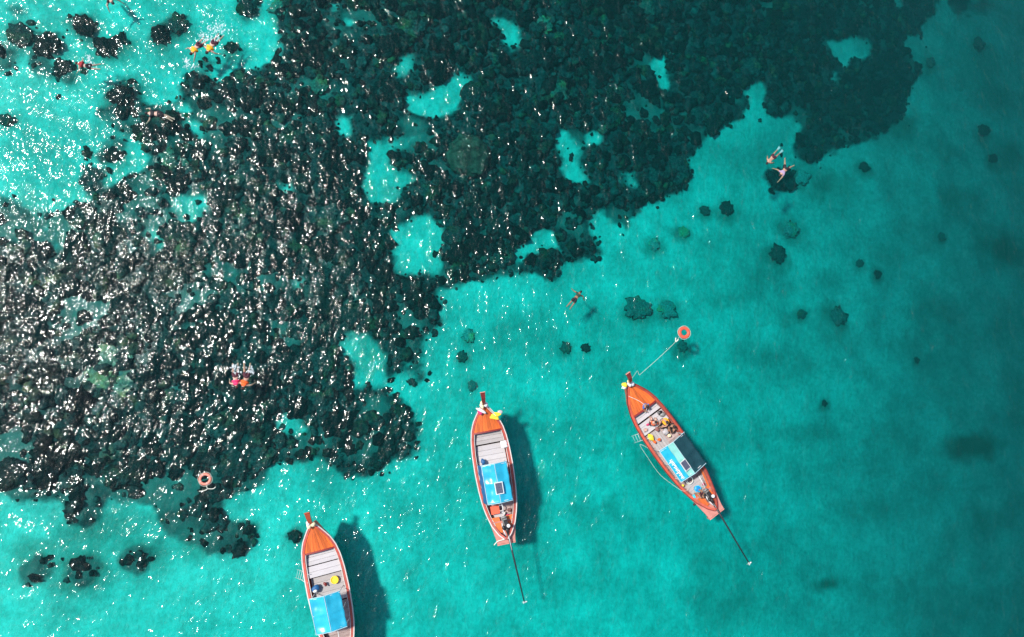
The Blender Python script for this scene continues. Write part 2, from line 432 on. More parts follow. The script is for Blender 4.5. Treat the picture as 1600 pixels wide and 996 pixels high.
M_coral = rock_mat('coral_rock', (.007, .007, .008), (.052, .050, .047), 3.5)
M_coral_pale = rock_mat('pale_coral_rock', (.05, .04, .035), (.17, .125, .105), 3.0)

def ico(sub):
    bm = bmesh.new(); bmesh.ops.create_icosphere(bm, subdivisions=sub, radius=1)
    v = np.array([x.co[:] for x in bm.verts]); f = np.array([[w.index for w in x.verts] for x in bm.faces]); bm.free()
    return v, f
def lump(v, seed, amp=.28, flat=.62, fq=1.7):
    out = np.empty_like(v)
    o = Vector((seed * 3.7, seed * 1.3, seed * 7.1))
    for i, p in enumerate(v):
        q = Vector(p)
        s = 1 + amp * mnoise.noise(q * fq + o) + amp * .6 * mnoise.noise(q * fq * 2.7 + o) + amp * .35 * mnoise.noise(q * fq * 6 + o)
        out[i] = p * s
    out[:, 2] *= flat
    return out
v1, f1 = ico(2); v2, f2 = ico(3); v3, f3 = ico(4)
small = [lump(v1, k, .75, .5, 1.5) for k in range(14)]
mid = [lump(v2, 40 + k, .65, .5, 1.9) for k in range(12)]

# mass of small corals: one body nobody could count
pts = []
N = 26000
px_ = rng.uniform(-31, 44, N); py_ = rng.uniform(-17, 35, N)
def grid_at(A, x, y): return A[np.clip(np.searchsorted(GY, y) - 1, 0, ny - 2), np.clip(np.searchsorted(GX, x) - 1, 0, nx - 2)]
RFAR = blur(blur(RM, 9), 7)
keep = rng.random(N) < np.clip((grid_at(RS, px_, py_) - .22) * 2.4, 0, 1) + .010 * (grid_at(RFAR, px_, py_) > .06)
px_, py_ = px_[keep], py_[keep]
def thin_at(x, y): return THIN[np.clip(np.searchsorted(GY, y) - 1, 0, ny - 2), np.clip(np.searchsorted(GX, x) - 1, 0, nx - 2)]
keep = rng.random(len(px_)) > .85 * thin_at(px_, py_)
px_, py_ = px_[keep], py_[keep]
vis = []
Rn = np.array(R)
for x, y in zip(px_, py_):
    q = Rn.T @ np.array([x, y, -2.3 - CAM_H]); u = W / 2 + F * q[0] / -q[2]; w = Hh / 2 - F * q[1] / -q[2]
    vis.append(-60 < u < W + 60 and -60 < w < Hh + 60)
vis = np.array(vis); px_, py_ = px_[vis][:8200], py_[vis][:8200]
EDGE = np.ones(len(px_), bool)
for ax_, ay_ in ((.3, 0), (-.3, 0), (0, .3), (0, -.3)): EDGE &= reef_mask(px_ + ax_, py_ + ay_)
VV = []; FF = []; TT = []; off = 0
for k in range(len(px_)):
    r = 0.10 + 0.30 * random.random() ** 2.0
    if not EDGE[k]: r = min(r, .05 + .14 * random.random() ** 1.5)
    b = small[k % 14]
    a = random.random() * 6.28; ca, sa = math.cos(a), math.sin(a)
    sx, sy, sz = r * random.uniform(.8, 1.3), r * random.uniform(.8, 1.3), r * random.uniform(.7, 1.3)
    x = b[:, 0] * sx; y = b[:, 1] * sy
    p = np.stack([ca * x - sa * y + px_[k], sa * x + ca * y + py_[k], b[:, 2] * sz + float(bed_z(px_[k], py_[k])) + r * .15], -1)
    VV.append(p); FF.append(f1 + off); TT.append(np.full(len(p), random.random() ** (1.8 if px_[k] > 2 else .8 + .08 * (px_[k] + 12 if px_[k] > -12 else 0)))); off += len(p)
me = mesh_np('coral_growth', np.concatenate(VV), np.concatenate(FF))
a = me.attributes.new('tone', 'FLOAT', 'POINT'); a.data.foreach_set('value', np.concatenate(TT).astype(np.float32))
tag(link('coral_growth', me, None, [M_coral]), 'dense dark growth of small corals covering the reef', 'coral', None, 'stuff')

mid_me = []
for k, b in enumerate(mid):
    q = mesh_np('coral_head', b, f2); q.materials.append(M_coral); mid_me.append(q)
    q2 = mesh_np('coral_head_pale', b, f2); q2.materials.append(M_coral_pale); mid_me.append(q2)
lone_me = []
M_lone = rock_mat('weedy_coral_rock', (.08, .09, .08), (.26, .28, .24), 5.0)
for k in range(6):
    q = mesh_np('lone_coral_head', lump(v2, 140 + k, .75, .5, 2.4), f2); q.materials.append(M_lone); lone_me.append(q)
def coral(p, r, label, group=None, pale=False, squash=1.0, ell=1.0, sink=.1, name='coral_head'):
    k = random.randrange(12)
    o = bpy.data.objects.new(name, mid_me[2 * k + (1 if pale else 0)])
    C.objects.link(o)
    o.location = (p[0], p[1], p[2] + r * sink)
    o.scale = (r * ell, r / ell ** .5, r * .85 * squash)
    o.rotation_euler = (0, 0, random.uniform(-.5, .5) if ell != 1 else random.random() * 6.28)
    tag(o, label, 'coral head', group)
    return o
# the large ones of the reef, each its own thing
cand = []
tries = 0
while len(cand) < 245 and tries < 20000:
    tries += 1
    u, w = random.uniform(-10, 1480), random.uniform(-10, 900)
    p = bed_at(u, w)
    ox = np.array([0, .6, -.6, 0, 0]); oy = np.array([0, 0, 0, .6, -.6])
    if not reef_mask(p.x + ox, p.y + oy).all(): continue
    r = random.uniform(.38, .85) if u < 1000 else random.uniform(.38, .7)
    if THIN[np.clip(np.searchsorted(GY, p.y), 0, ny - 2), np.clip(np.searchsorted(GX, p.x), 0, nx - 2)] > .6: continue
    if any((p.x - q[0].x) ** 2 + (p.y - q[0].y) ** 2 < (.8 * (r + q[1])) ** 2 for q in cand): continue
    if abs(u - 730) < 50 and abs(w - 247) < 50: continue
    cand.append((p, r))
for p, r in cand:
    coral(p, r, 'rounded dark coral head packed among its like on the dark reef', 'rounded coral heads packed across the reef', pale=False, squash=random.uniform(.55, .95), ell=random.uniform(.85, 1.3), sink=0)
# big round head and other ones that stand out
q = mesh_np('round_coral_head', lump(v3, 91, .2, .5, 3.2), f3); q.materials.append(rock_mat('brown_round_coral', (.10, .05, .035), (.60, .30, .19), 2.6))
o = bpy.data.objects.new('coral_head', q); C.objects.link(o)
p = bed_at(731, 248); o.location = (p.x, p.y, p.z + .42); o.scale = (1.36, 1.42, 1.0)
tag(o, 'largest round brown coral head, standing alone in the dark middle of the reef', 'coral head')
for px, py, r, pale, lab in ROCKS:
    p = bed_at(px, py)
    sc = F / abs((R.transposed() @ (p - Vector((0, 0, CAM_H)))).z)
    o = coral(p, r / sc * .74, lab, None, pale, .5, random.uniform(.85, 1.25))
    if px > 560: o.data = lone_me[random.randrange(6)]
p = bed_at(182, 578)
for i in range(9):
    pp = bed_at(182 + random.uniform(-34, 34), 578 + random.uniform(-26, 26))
    coral(pp, random.uniform(.35, .75), 'pale coral head in the light patch among dark corals', 'pale coral heads in the glittering reef', True, .5)
for px, py in ((268,252),(640,20),(850,40),(870,142),(925,72),(500,135),(830,170),(1010,15),(175,700)):
    coral(bed_at(px + random.uniform(-3, 3), py), random.uniform(.45, .7), 'brownish coral head showing a little paler than the reef round it', 'brownish coral heads scattered on the reef', True, .5)

# ------------------------------------------------------------------ water
WX = axis(-34, 48, 0.3, 600); WY = axis(-20, 38, 0.3, 600)
wx, wy = np.meshgrid(WX, WY)
wz = 0.040 * fbm(wx / 2.2 + .2 * wy, wy / 3.6, 71, 3) + 0.012 * fbm(wx / .9, wy / 1.4, 73, 2)
fade = np.clip((60 - np.hypot(wx, wy)) / 15, 0, 1)
wz *= fade
ny2, nx2 = wx.shape
vt = np.stack([wx, wy, wz], -1).reshape(-1, 3)
id2 = np.arange(nx2 * ny2).reshape(ny2, nx2)
ft = [tuple(f) for f in np.stack([id2[:-1, :-1], id2[:-1, 1:], id2[1:, 1:], id2[1:, :-1]], -1).reshape(-1, 4).tolist()]
rim = list(id2[0, :]) + list(id2[1:, -1]) + list(id2[-1, -2::-1]) + list(id2[-2:0:-1, 0])
rim = [int(i) for i in rim]
nb = len(vt)
low = vt[rim].copy(); low[:, 2] = -30
vt = np.concatenate([vt, low])
k = len(rim)
for i in range(k):
    j = (i + 1) % k
    ft.append((rim[i], nb + i, nb + j, rim[j]))
ft.append(tuple(nb + i for i in range(k))[::-1])
me = bpy.data.meshes.new('sea_water')
me.from_pydata(vt.tolist(), [], ft)
for pl in me.polygons: pl.use_smooth = len(pl.vertices) == 4
me.update()
m = NT('sea_water'); m.n.remove(m.b)
geo = m.node('ShaderNodeNewGeometry')
def nz(scale, sx, sy, rot, detail, rgh=.55, dist=0.0):
    mp = m.node('ShaderNodeMapping'); mp.inputs['Scale'].default_value = (sx, sy, 1); mp.inputs['Rotation'].default_value = (0, 0, rot)
    m.link(geo.outputs['Position'], mp.inputs[0])
    n = m.node('ShaderNodeTexNoise', Scale=scale, Detail=detail, Roughness=rgh, Distortion=dist)
    m.link(mp.outputs[0], n.inputs['Vector']); return n.outputs[0]
a = nz(1.25, 1.15, .75, .16, 2.0, .5, 0)
b = nz(5.2, 1.15, .85, .1, 2.0, .6, 0)
patch = nz(.16, 1.0, .6, .3, 3.0, .6, 0)
pr = m.node('ShaderNodeMapRange'); pr.inputs[1].default_value = .36; pr.inputs[2].default_value = .64; pr.inputs[3].default_value = .35; pr.inputs[4].default_value = 1.35
m.link(patch, pr.inputs[0])
bm_ = m.node('ShaderNodeMath', operation='MULTIPLY'); m.link(b, bm_.inputs[0]); m.link(pr.outputs[0], bm_.inputs[1]); b = bm_.outputs[0]
b1 = m.node('ShaderNodeBump', Distance=0.27, Strength=1.0)
b2 = m.node('ShaderNodeBump', Distance=0.037, Strength=1.0)
m.link(a, b1.inputs['Height']); m.link(b, b2.inputs['Height']); m.link(b1.outputs[0], b2.inputs['Normal'])
fr = m.node('ShaderNodeFresnel', IOR=1.33); 
g1 = m.node('ShaderNodeBsdfGlossy', Roughness=.06); m.link(b2.outputs[0], g1.inputs['Normal'])
g2 = m.node('ShaderNodeBsdfGlossy', Roughness=.5); m.link(b2.outputs[0], g2.inputs['Normal'])
gm = m.node('ShaderNodeMixShader'); gm.inputs[0].default_value = .07
m.link(g1.outputs[0], gm.inputs[1]); m.link(g2.outputs[0], gm.inputs[2])
tr = m.node('ShaderNodeBsdfTransparent')
mx = m.node('ShaderNodeMixShader')
m.link(fr.outputs[0], mx.inputs[0]); m.link(tr.outputs[0], mx.inputs[1]); m.link(gm.outputs[0], mx.inputs[2])
m.link(mx.outputs[0], m.out.inputs['Surface'])
va = m.node('ShaderNodeVolumeAbsorption', Density=1.0); 
va.inputs['Color'].default_value = (0, 0, 0, 1)
vc = m.node('ShaderNodeVolumeCoefficients') if hasattr(bpy.types, 'ShaderNodeVolumeCoefficients') else None
ABS = (.95, .078, .073); SCA = (.0, .015, .014)
if vc:
    vc.inputs['Absorption Coefficients'].default_value = ABS
    vc.inputs['Scatter Coefficients'].default_value = SCA
    m.link(vc.outputs[0], m.out.inputs['Volume'])
else:
    # density d with colour c absorbs d*(1-c)
    d = max(ABS); va.inputs['Density'].default_value = d
    va.inputs['Color'].default_value = (*[1 - x / d for x in ABS], 1)
    ds = max(SCA)
    vs = m.node('ShaderNodeVolumeScatter', Density=ds, Anisotropy=.3); vs.inputs['Color'].default_value = (*[x / ds for x in SCA], 1)
    ad = m.node('ShaderNodeAddShader'); m.link(va.outputs[0], ad.inputs[0]); m.link(vs.outputs[0], ad.inputs[1])
    m.link(ad.outputs[0], m.out.inputs['Volume'])
tag(link('sea_water', me, None, [m.m]), 'clear turquoise sea water glittering in the sun', None, None, 'structure')

# ------------------------------------------------------------------ small mesh tools
class MB:
    """collects shapes, then links them as ONE mesh object"""
    def __init__(s): s.v = []; s.f = []
    def add(s, vs, fs):
        o = len(s.v); s.v += [tuple(p) for p in vs]; s.f += [tuple(i + o for i in f) for f in fs]; return s
    def box(s, c, d, rot=None, taper=1.0):
        hx, hy, hz = d[0] / 2, d[1] / 2, d[2] / 2
        b = min(hx, hy, hz) * .22
        vs = []
        for z, k in ((-hz, 0), (-hz + b, 1), (hz - b, 1), (hz, 0)):
            t = taper if z > 0 else 1
            ex, ey = (hx - (0 if k else b)) * t, (hy - (0 if k else b)) * t
            vs += [(-ex, -ey, z), (ex, -ey, z), (ex, ey, z), (-ex, ey, z)]
        fs = [(3, 2, 1, 0), (12, 13, 14, 15)]
        for l in range(3):
            for i in range(4):
                j = (i + 1) % 4; fs.append((l * 4 + i, l * 4 + j, l * 4 + 4 + j, l * 4 + 4 + i))
        M = (rot or Matrix.Identity(3))
        return s.add([M @ Vector(p) + Vector(c) for p in vs], fs)
    def tube(s, pts, r, n=8, cap=True):
        pts = [Vector(p) for p in pts]; rs = r if isinstance(r, (list, tuple)) else [r] * len(pts)
        vs = []; fs = []; up = Vector((0, 0, 1))
        for i, p in enumerate(pts):
            d = (pts[min(i + 1, len(pts) - 1)] - pts[max(i - 1, 0)]).normalized()
            a = d.cross(up if abs(d.z) < .95 else Vector((0, 1, 0))).normalized(); b = d.cross(a)
            for k in range(n):
                t = 2 * math.pi * k / n; vs.append(p + (a * math.cos(t) + b * math.sin(t)) * rs[i])
        for i in range(len(pts) - 1):
            for k in range(n):
                j = (k + 1) % n; fs.append((i * n + k, i * n + j, i * n + n + j, i * n + n + k))
        if cap: fs += [tuple(range(n))[::-1], tuple(range((len(pts) - 1) * n, len(pts) * n))]
        return s.add(vs, fs)
    def ribbon(s, pts, w, h):
        """rectangular section swept along pts (centre of top face); w across in plan, h down"""
        pts = [Vector(p) for p in pts]; vs = []; fs = []
        for i, p in enumerate(pts):
            d = pts[min(i + 1, len(pts) - 1)] - pts[max(i - 1, 0)]; d.z = 0; d.normalize()
            a = Vector((-d.y, d.x, 0)) * (w / 2)
            vs += [p + a, p - a, p - a - Vector((0, 0, h)), p + a - Vector((0, 0, h))]
        for i in range(len(pts) - 1):
            for k in range(4):
                j = (k + 1) % 4; fs.append((i * 4 + k, i * 4 + j, i * 4 + 4 + j, i * 4 + 4 + k))
        n = (len(pts) - 1) * 4
        fs += [(3, 2, 1, 0), (n, n + 1, n + 2, n + 3)]
        return s.add(vs, fs)
    def torus(s, c, R_, r, n=36, m_=12, zs=1.0):
        vs = []; fs = []
        for i in range(n):
            a = 2 * math.pi * i / n
            for k in range(m_):
                b = 2 * math.pi * k / m_
                vs.append((c[0] + (R_ + r * math.cos(b)) * math.cos(a), c[1] + (R_ + r * math.cos(b)) * math.sin(a), c[2] + r * math.sin(b) * zs))
        for i in range(n):
            for k in range(m_):
                i2, k2 = (i + 1) % n, (k + 1) % m_
                fs.append((i * m_ + k, i2 * m_ + k, i2 * m_ + k2, i * m_ + k2))
        return s.add(vs, fs)
    def cyl(s, c, r, h, n=16, axis='z', r2=None):
        d = {'x': Vector((h / 2, 0, 0)), 'y': Vector((0, h / 2, 0)), 'z': Vector((0, 0, h / 2))}[axis]
        c = Vector(c); r2 = r if r2 is None else r2
        return s.tube([c - d, c - d * .8, c + d * .8, c + d], [r * .92, r, r2, r2 * .92], n)
    def blob(s, c, d, seed=0, amp=.25, sub=2, rot=0):
        v, f = {1: (v0, f0), 2: (v1, f1), 3: (v2, f2)}[sub]
        b = lump(v, 300 + seed, amp, 1.0, 1.3) * np.array(d)
        ca, sa = math.cos(rot), math.sin(rot)
        return s.add([(c[0] + ca * p[0] - sa * p[1], c[1] + sa * p[0] + ca * p[1], c[2] + p[2]) for p in b], [tuple(int(q) for q in t) for t in f])
    def grid(s, fn, nu, nv, th=0.0):
        """surface fn(u,v) -> point, thickened downwards"""
        top = [fn(i / nu, j / nv) for i in range(nu + 1) for j in range(nv + 1)]
        q = lambda i, j: i * (nv + 1) + j
        fs = [(q(i, j), q(i + 1, j), q(i + 1, j + 1), q(i, j + 1)) for i in range(nu) for j in range(nv)]
        vs = list(top)
        if th:
            o = len(vs); vs += [(p[0], p[1], p[2] - th) for p in top]
            fs += [tuple(x + o for x in f)[::-1] for f in fs]
            rim = [q(i, 0) for i in range(nu + 1)] + [q(nu, j) for j in range(1, nv + 1)] + [q(i, nv) for i in range(nu - 1, -1, -1)] + [q(0, j) for j in range(nv - 1, 0, -1)]
            for a, b in zip(rim, rim[1:] + rim[:1]): fs.append((b, a, a + o, b + o))
        return s.add(vs, fs)
    def build(s, name, mat, parent=None, smooth=False):
        me = bpy.data.meshes.new(name); me.from_pydata([tuple(p) for p in s.v], [], s.f)
        bm = bmesh.new(); bm.from_mesh(me); bmesh.ops.recalc_face_normals(bm, faces=bm.faces); bm.to_mesh(me); bm.free()
        if smooth:
            for p in me.polygons: p.use_smooth = True
        me.update()
        return link(name, me, parent, [mat])
v0, f0 = ico(1)

def empty(name, loc, rz=0):
    o = bpy.data.objects.new(name, None); C.objects.link(o); o.empty_display_size = .2
    o.location = loc; o.rotation_euler = (0, 0, rz); return o

# ------------------------------------------------------------------ materials
P = {}
P['orange'] = paint('orange_hull_paint', (.64, .125, .018), .5, .55, 2.2, .003, (.35, 3, 1), dirt=(.30, .07, .02))
P['red'] = paint('red_rail_paint', (.42, .065, .04), .55, .6, 3, .003, dirt=(.18, .05, .04))
P['rail_orange'] = paint('orange_red_rail_paint', (.42, .062, .030), .55, .7, 2.5, .003, dirt=(.22, .05, .03))
P['white'] = paint('worn_white_paint', (.56, .50, .46), .55, .2, 7, .002)
P['pink'] = paint('faded_pink_paint', (.56, .22, .175), .6, .3, 2.5, .003)
P['maroon'] = paint('dark_red_post_paint', (.20, .018, .012), .4, .3, 5)
P['postbrown'] = paint('brown_red_post_paint', (.36, .06, .02), .45, .3, 5)
P['grey'] = paint('weathered_grey_boards', (.36, .33, .32), .8, .3, 5, .004, (6, .7, 1), dirt=(.26, .22, .21))
P['pale'] = paint('pale_bench_boards', (.45, .42, .42), .7, .18, 4, .003, (6, .7, 1), dirt=(.26, .24, .24))
P['floor'] = paint('stained_floor_boards', (.37, .28, .26), .85, .5, 4, .004, (5, 1, 1), dirt=(.20, .12, .11))
P['inner'] = paint('dark_bilge_paint', (.10, .045, .04), .8, .4, 4)
P['innerr'] = paint('inner_side_paint', (.30, .12, .10), .7, .5, 5, dirt=(.08, .04, .04))
P['tarp'] = paint('bright_blue_tarpaulin', (.020, .36, .52), .26, .28, 1.5, .006, spec=.6)
P['cyan'] = paint('cyan_tarpaulin', (.012, .34, .47), .5, .25, 2, .002, spec=.25)
P['mint'] = paint('faded_mint_tarpaulin', (.19, .46, .40), .55, .15, 3, .002, spec=.25)
P['navy'] = paint('navy_tarpaulin', (.012, .05, .062), .8, .3, 3, .006, spec=.1)
P['blueflap'] = paint('deep_blue_side_cloth', (.01, .10, .26), .6, .3, 3)
P['hem'] = paint('pale_blue_hem', (.36, .52, .56), .5, .1, 5)
P['metal'] = paint('grey_engine_metal', (.22, .22, .21), .4, .5, 12, .002, dirt=(.04, .04, .04))
P['bright'] = paint('pale_metal_tube', (.62, .62, .60), .35, .2, 9)
P['black'] = paint('black_oily_metal', (.018, .018, .02), .45, .4, 9)
P['rubber'] = paint('black_rubber', (.02, .02, .022), .7, .3, 9)
P['yellow'] = paint('yellow_cloth', (.85, .56, .035), .75, .25, 8, .01)
P['cream'] = paint('cream_cloth', (.80, .66, .40), .8, .2, 8, .01)
P['wcloth'] = paint('white_cloth', (.62, .61, .60), .85, .12, 8, .01)
P['pinkcloth'] = paint('magenta_cloth', (.55, .03, .13), .8, .2, 8, .01)
P['vest_o'] = paint('orange_life_vest', (.95, .40, .012), .7, .2, 9, .01)
P['vest_r'] = paint('red_orange_life_vest', (.92, .12, .015), .7, .25, 9, .01)
P['vest_p'] = paint('pink_life_vest', (.85, .035, .14), .7, .2, 9, .01)
P['vest_d'] = paint('dark_red_life_vest', (.30, .015, .02), .7, .2, 9, .01)
P['skin'] = paint('skin', (.40, .22, .15), .55, .12, 6)
P['skin_l'] = paint('fair_skin', (.50, .30, .23), .55, .12, 6)
P['skin_d'] = paint('tanned_skin', (.30, .15, .09), .55, .15, 6)
P['hair'] = paint('dark_hair', (.010, .008, .008), .6, .4, 20, .004)
P['swim_k'] = paint('black_swimwear', (.010, .010, .014), .8, .3, 9)
P['swim_m'] = paint('maroon_swimwear', (.06, .010, .02), .8, .3, 9)
P['lilac'] = paint('lilac_shirt', (.34, .24, .36), .8, .2, 8)
P['bluecloth'] = paint('blue_cloth', (.03, .13, .40), .8, .3, 8, .01)
P['cooler'] = paint('red_cool_box', (.80, .12, .055), .5, .15, 6)
P['blueplas'] = paint('blue_plastic', (.01, .22, .55), .35, .15, 6)
P['cyanplas'] = paint('cyan_plastic', (.02, .52, .72), .4, .15, 6)
P['rope'] = paint('pale_rope', (.62, .62, .52), .9, .3, 30)
P['buoy'] = paint('coral_orange_buoy', (.66, .09, .045), .5, .12, 4)
P['buoy2'] = paint('sun_faded_buoy', (.66, .20, .14), .5, .2, 4)
P['fin'] = paint('pale_fin_rubber', (.26, .42, .44), .5, .15, 6)
P['mask'] = paint('diving_mask', (.02, .03, .05), .3, .2, 6)
def solar_mat():
    m = NT('solar_cells'); tc = m.node('ShaderNodeTexCoord')
    br = m.node('ShaderNodeTexBrick', Scale=8.0); br.offset = 0.0
    br.inputs['Color1'].default_value = (.045, .05, .085, 1); br.inputs['Color2'].default_value = (.06, .065, .10, 1); br.inputs['Mortar'].default_value = (.22, .24, .28, 1)
    br.inputs['Mortar Size'].default_value = .012
    m.link(tc.outputs['Object'], br.inputs['Vector']); m.link(br.outputs[0], m.b.inputs['Base Color'])
    m.b.inputs['Roughness'].default_value = .3
    return m.m
P['solar'] = solar_mat()

# ------------------------------------------------------------------ long-tail boats
SS = [0, .03, .10, .18, .26, .36, .5, .64, .74, .82, .88, .93, .97, 1.0]      # 0 stern, 1 bow
HW = [.06, .30, .62, .82, .95, 1.03, 1.08, 1.06, 1.0, .88, .70, .46, .25, .07]
def hw(s): return float(np.interp(s, SS, HW))
def hwb(s): return float(np.interp(s, [-.05, 0, .10, .22] + SS[5:], [.52, .56, .72, .93] + HW[5:]))
def sheer(s): return .56 + .62 * max(0, (s - .62) / .38) ** 2 + .26 * max(0, (.2 - s) / .2) ** 1.5

class Boat:
    def __init__(b, bow, stern, label, wide=1.0, roll=0.0, rail='red', stripe=True, post='maroon', rise=1.0):
        p1 = at(*bow, 1.15); p0 = at(*stern, .8)
        b.L = (p1 - p0).to_2d().length; b.k = wide
        b.ang = math.atan2(p1.y - p0.y, p1.x - p0.x)
        b.root = empty('longtail_boat', (p0.x, p0.y, 0), b.ang)
        b.root.rotation_euler = Euler((roll, 0, b.ang))
        tag(b.root, label, 'boat', 'wooden longtail boats moored over the sand')
        b.M = b.root.rotation_euler.to_matrix().to_4x4(); b.M.translation = b.root.location
        b.Mi = b.M.inverted()
        b.hull(rail, stripe); b.post(post, rise)
    def loc(b, px, py, z): return b.Mi @ at(px, py, z)
    def w(b, s, y, z): return b.M @ Vector((s * b.L, y, z))
    def line(b, fn, s0, s1, side, dz=0, dy=0, n=30):
        return [Vector((s * b.L, side * (fn(s) * b.k + dy), sheer(s) + dz)) for s in np.linspace(s0, s1, n)]
    def hull(b, rail, stripe):
        L = b.L; k = b.k
        st = [-.035] + list(np.linspace(0, 1, 44))
        def ring(s):
            W = (hwb(s) if s < .22 else hw(s)) * k
            top = sheer(max(s, 0)) - .03 if s > .2 else .42 + (.20 if s > .12 else 0) * (s - .12) / .08
            kz = -.32 + .9 * max(0, (s - .86) / .14) ** 1.6
            bt = kz + .10
            return [(0, kz), (.45 * W, kz + .02), (.78 * W, bt + .08), (.92 * W, (top + bt) * .5), (W - .015, top)]
        mb = MB(); vs = []; fs = []
        for s in st:
            r = ring(s)
            pr = [(y, z) for y, z in r] + [(max(r[4][0] - .05, .01), r[4][1])] + [(max(r[3][0] - .05, .01), max(r[3][1], .12)), (max(r[2][0] - .02, .01), .07)]
            row = [(s * L, y, z) for y, z in pr]
            row2 = [(s * L, -y, z) for y, z in pr[::-1]]
            vs += row + row2
        n = 16
        for i in range(len(st) - 1):
            for q in range(n):
                j = (q + 1) % n; fs.append((i * n + q, i * n + j, i * n + n + j, i * n + n + q))
        fs += [tuple(range(n)), tuple(range((len(st) - 1) * n, len(st) * n))[::-1]]
        h = mb.add(vs, fs).build('hull', P['rail_orange'], b.root)
        if stripe: tag(h, 'reddish hull with pale rails')
        # stern counter: the pink deck outside the curved coaming
        mb = MB()
        mb.grid(lambda u, v: (L * (-.04 + .17 * u), (v * 2 - 1) * (hwb(-.04 + .17 * u) * k - .004), .44 + .17 * u * u), 8, 6, .05).build('stern_deck', P['pink'], b.root)
        MB().box((-.045 * L, 0, .18), (.05, 1.06 * k, .55)).build('transom', P['pink'], b.root)
        for sd in (1, -1):
            # curved coaming (wall) at the stern and its rails
            MB().ribbon([Vector((s * L, sd * (hw(s) * k - .01), sheer(s) - .012)) for s in np.linspace(.005, .24, 14)], .045, .33).build('coaming', P['rail_orange'], b.root)
            MB().ribbon(b.line(hw, .0, .985, sd, .012, -.045), .13, .035).build('cap_rail', P[rail], b.root)
            if stripe:
                MB().ribbon(b.line(hw, .0, .985, sd, .022, .045), .055, .07).build('rub_rail', P['white'], b.root)
                MB().ribbon(b.line(hw, .10, .80, sd, -.02, -.15), .035, .03).build('inner_rail', P['white'], b.root)
            else:
                MB().ribbon(b.line(hw, .0, .985, sd, .016, .045), .05, .06).build('rub_rail', P['maroon'], b.root)
                MB().ribbon(b.line(hw, .10, .80, sd, -.02, -.15), .03, .03).build('inner_rail', P['innerr'], b.root)
            for s in np.arange(.13, .80, .035):
                y = sd * (hw(s) * k - .10)
                MB().box((s * L, y, sheer(s) * .5 + .05), (.05, .05, sheer(s) - .16)).build('rib', P['innerr'], b.root)
            MB().ribbon([Vector((s * L, sd * (hw(s) * k - .085), sheer(s) - .10)) for s in np.linspace(.13, .79, 24)], .02, sheer(.5) - .26).build('inner_planking', P['innerr'], b.root)
        MB().grid(lambda u, v: (L * (.1 + .7 * u), (v * 2 - 1) * (hw(.1 + .7 * u) * k - .14), .085), 20, 2, .02).build('bilge', P['inner'], b.root)
        # foredeck planks, fanned to the stem
        s0, s1 = .795, .985
        npl = 9
        for i in range(npl):
            a, c = -1 + 2 * i / npl + .006, -1 + 2 * (i + 1) / npl - .006
            def fn(u, v):
                s = s0 + (s1 - s0) * u; t = a + (c - a) * v; wd = hw(s) * k - .10 * min(1, hw(s) / .3)
                return (s * L + .0, t * wd, sheer(s) - .02 + .08 * (1 - t * t) * min(1, hw(s) / .5))
            o = MB().grid(fn, 12, 2, .03).build('deck_plank', P['orange'], b.root)
        MB().grid(lambda u, v: ((s0 - .006 + .012 * u) * L, (v * 2 - 1) * (hw(s0) * k - .11), sheer(s0) + .005 + .07 * (1 - (v * 2 - 1) ** 2)), 2, 10, .12).build('deck_beam', P['maroon'], b.root)
    def post(b, mat, rise=1.0):
        L = b.L; z0 = sheer(1.0)
        pts = [(L * .965, 0, z0 - .35), (L * .985, 0, z0 - .05), (L * .998, 0, z0 + .25 * rise), (L + .10, 0, z0 + .58 * rise), (L + .34, 0, z0 + .92 * rise), (L + .62, 0, z0 + 1.12 * rise)]
        ws = [.16, .15, .15, .19, .22, .27]
        vs = []; fs = []
        for (x, y, z), w in zip(pts, ws):
            for dx, dy, dz in ((0, w / 2, .05), (0, -w / 2, .05), (.08, -w / 2, -.07), (.08, w / 2, -.07)): vs.append((x + dx, dy, z + dz))
        for i in range(len(pts) - 1):
            for q in range(4):
                j = (q + 1) % 4; fs.append((i * 4 + q, i * 4 + j, i * 4 + 4 + j, i * 4 + 4 + q))
        n = 4 * (len(pts) - 1); fs += [(0, 1, 2, 3), (n + 3, n + 2, n + 1, n)]
        pp = MB().add(vs, fs).build('prow_post', P[mat], b.root)
        x, y, z = pts[-1]
        MB().box((x + .06, 0, z + .02), (.05, .29, .17)).build('end_cap', P['pink'] if mat == 'maroon' else P['postbrown'], pp)
    def garland(b, items, label):
        """ribbons and cloths tied round the foot of the prow post"""
        z = sheer(1.0) + .18; L = b.L
        r = empty('prow_garland', b.w(1.0, 0, z), b.ang); tag(r, label, 'garland')
        for k, (dx, dy, dz, sx, sy, sz, mat, rt) in enumerate(items):
            MB().blob((dx, dy, dz), (sx, sy, sz), k, .35, 2, rt).build('ribbon', P[mat], r, True)
        return r
    def boards(b, s0, s1, z, n, mat, name, inset=.14, across=True, y0=-1, y1=1, gap=.006):
        L, k = b.L, b.k
        for i in range(n):
            dz = random.uniform(-.006, .006)
            if across:
                a = s0 + (s1 - s0) * i / n + gap / L; c = s0 + (s1 - s0) * (i + 1) / n - gap / L
                fn = lambda u, v: ((a + (c - a) * u) * L, (y0 + (y1 - y0) * v) * (hw(a + (c - a) * u) * k - inset), z + dz)
                MB().grid(fn, 1, 4, .03).build(name, P[mat], b.root)
            else:
                a = y0 + (y1 - y0) * i / n + .01; c = y0 + (y1 - y0) * (i + 1) / n - .01
                fn = lambda u, v: ((s0 + (s1 - s0) * u) * L, (a + (c - a) * v) * (hw(s0 + (s1 - s0) * u) * k - inset), z + dz)
                MB().grid(fn, 6, 1, .03).build(name, P[mat], b.root)
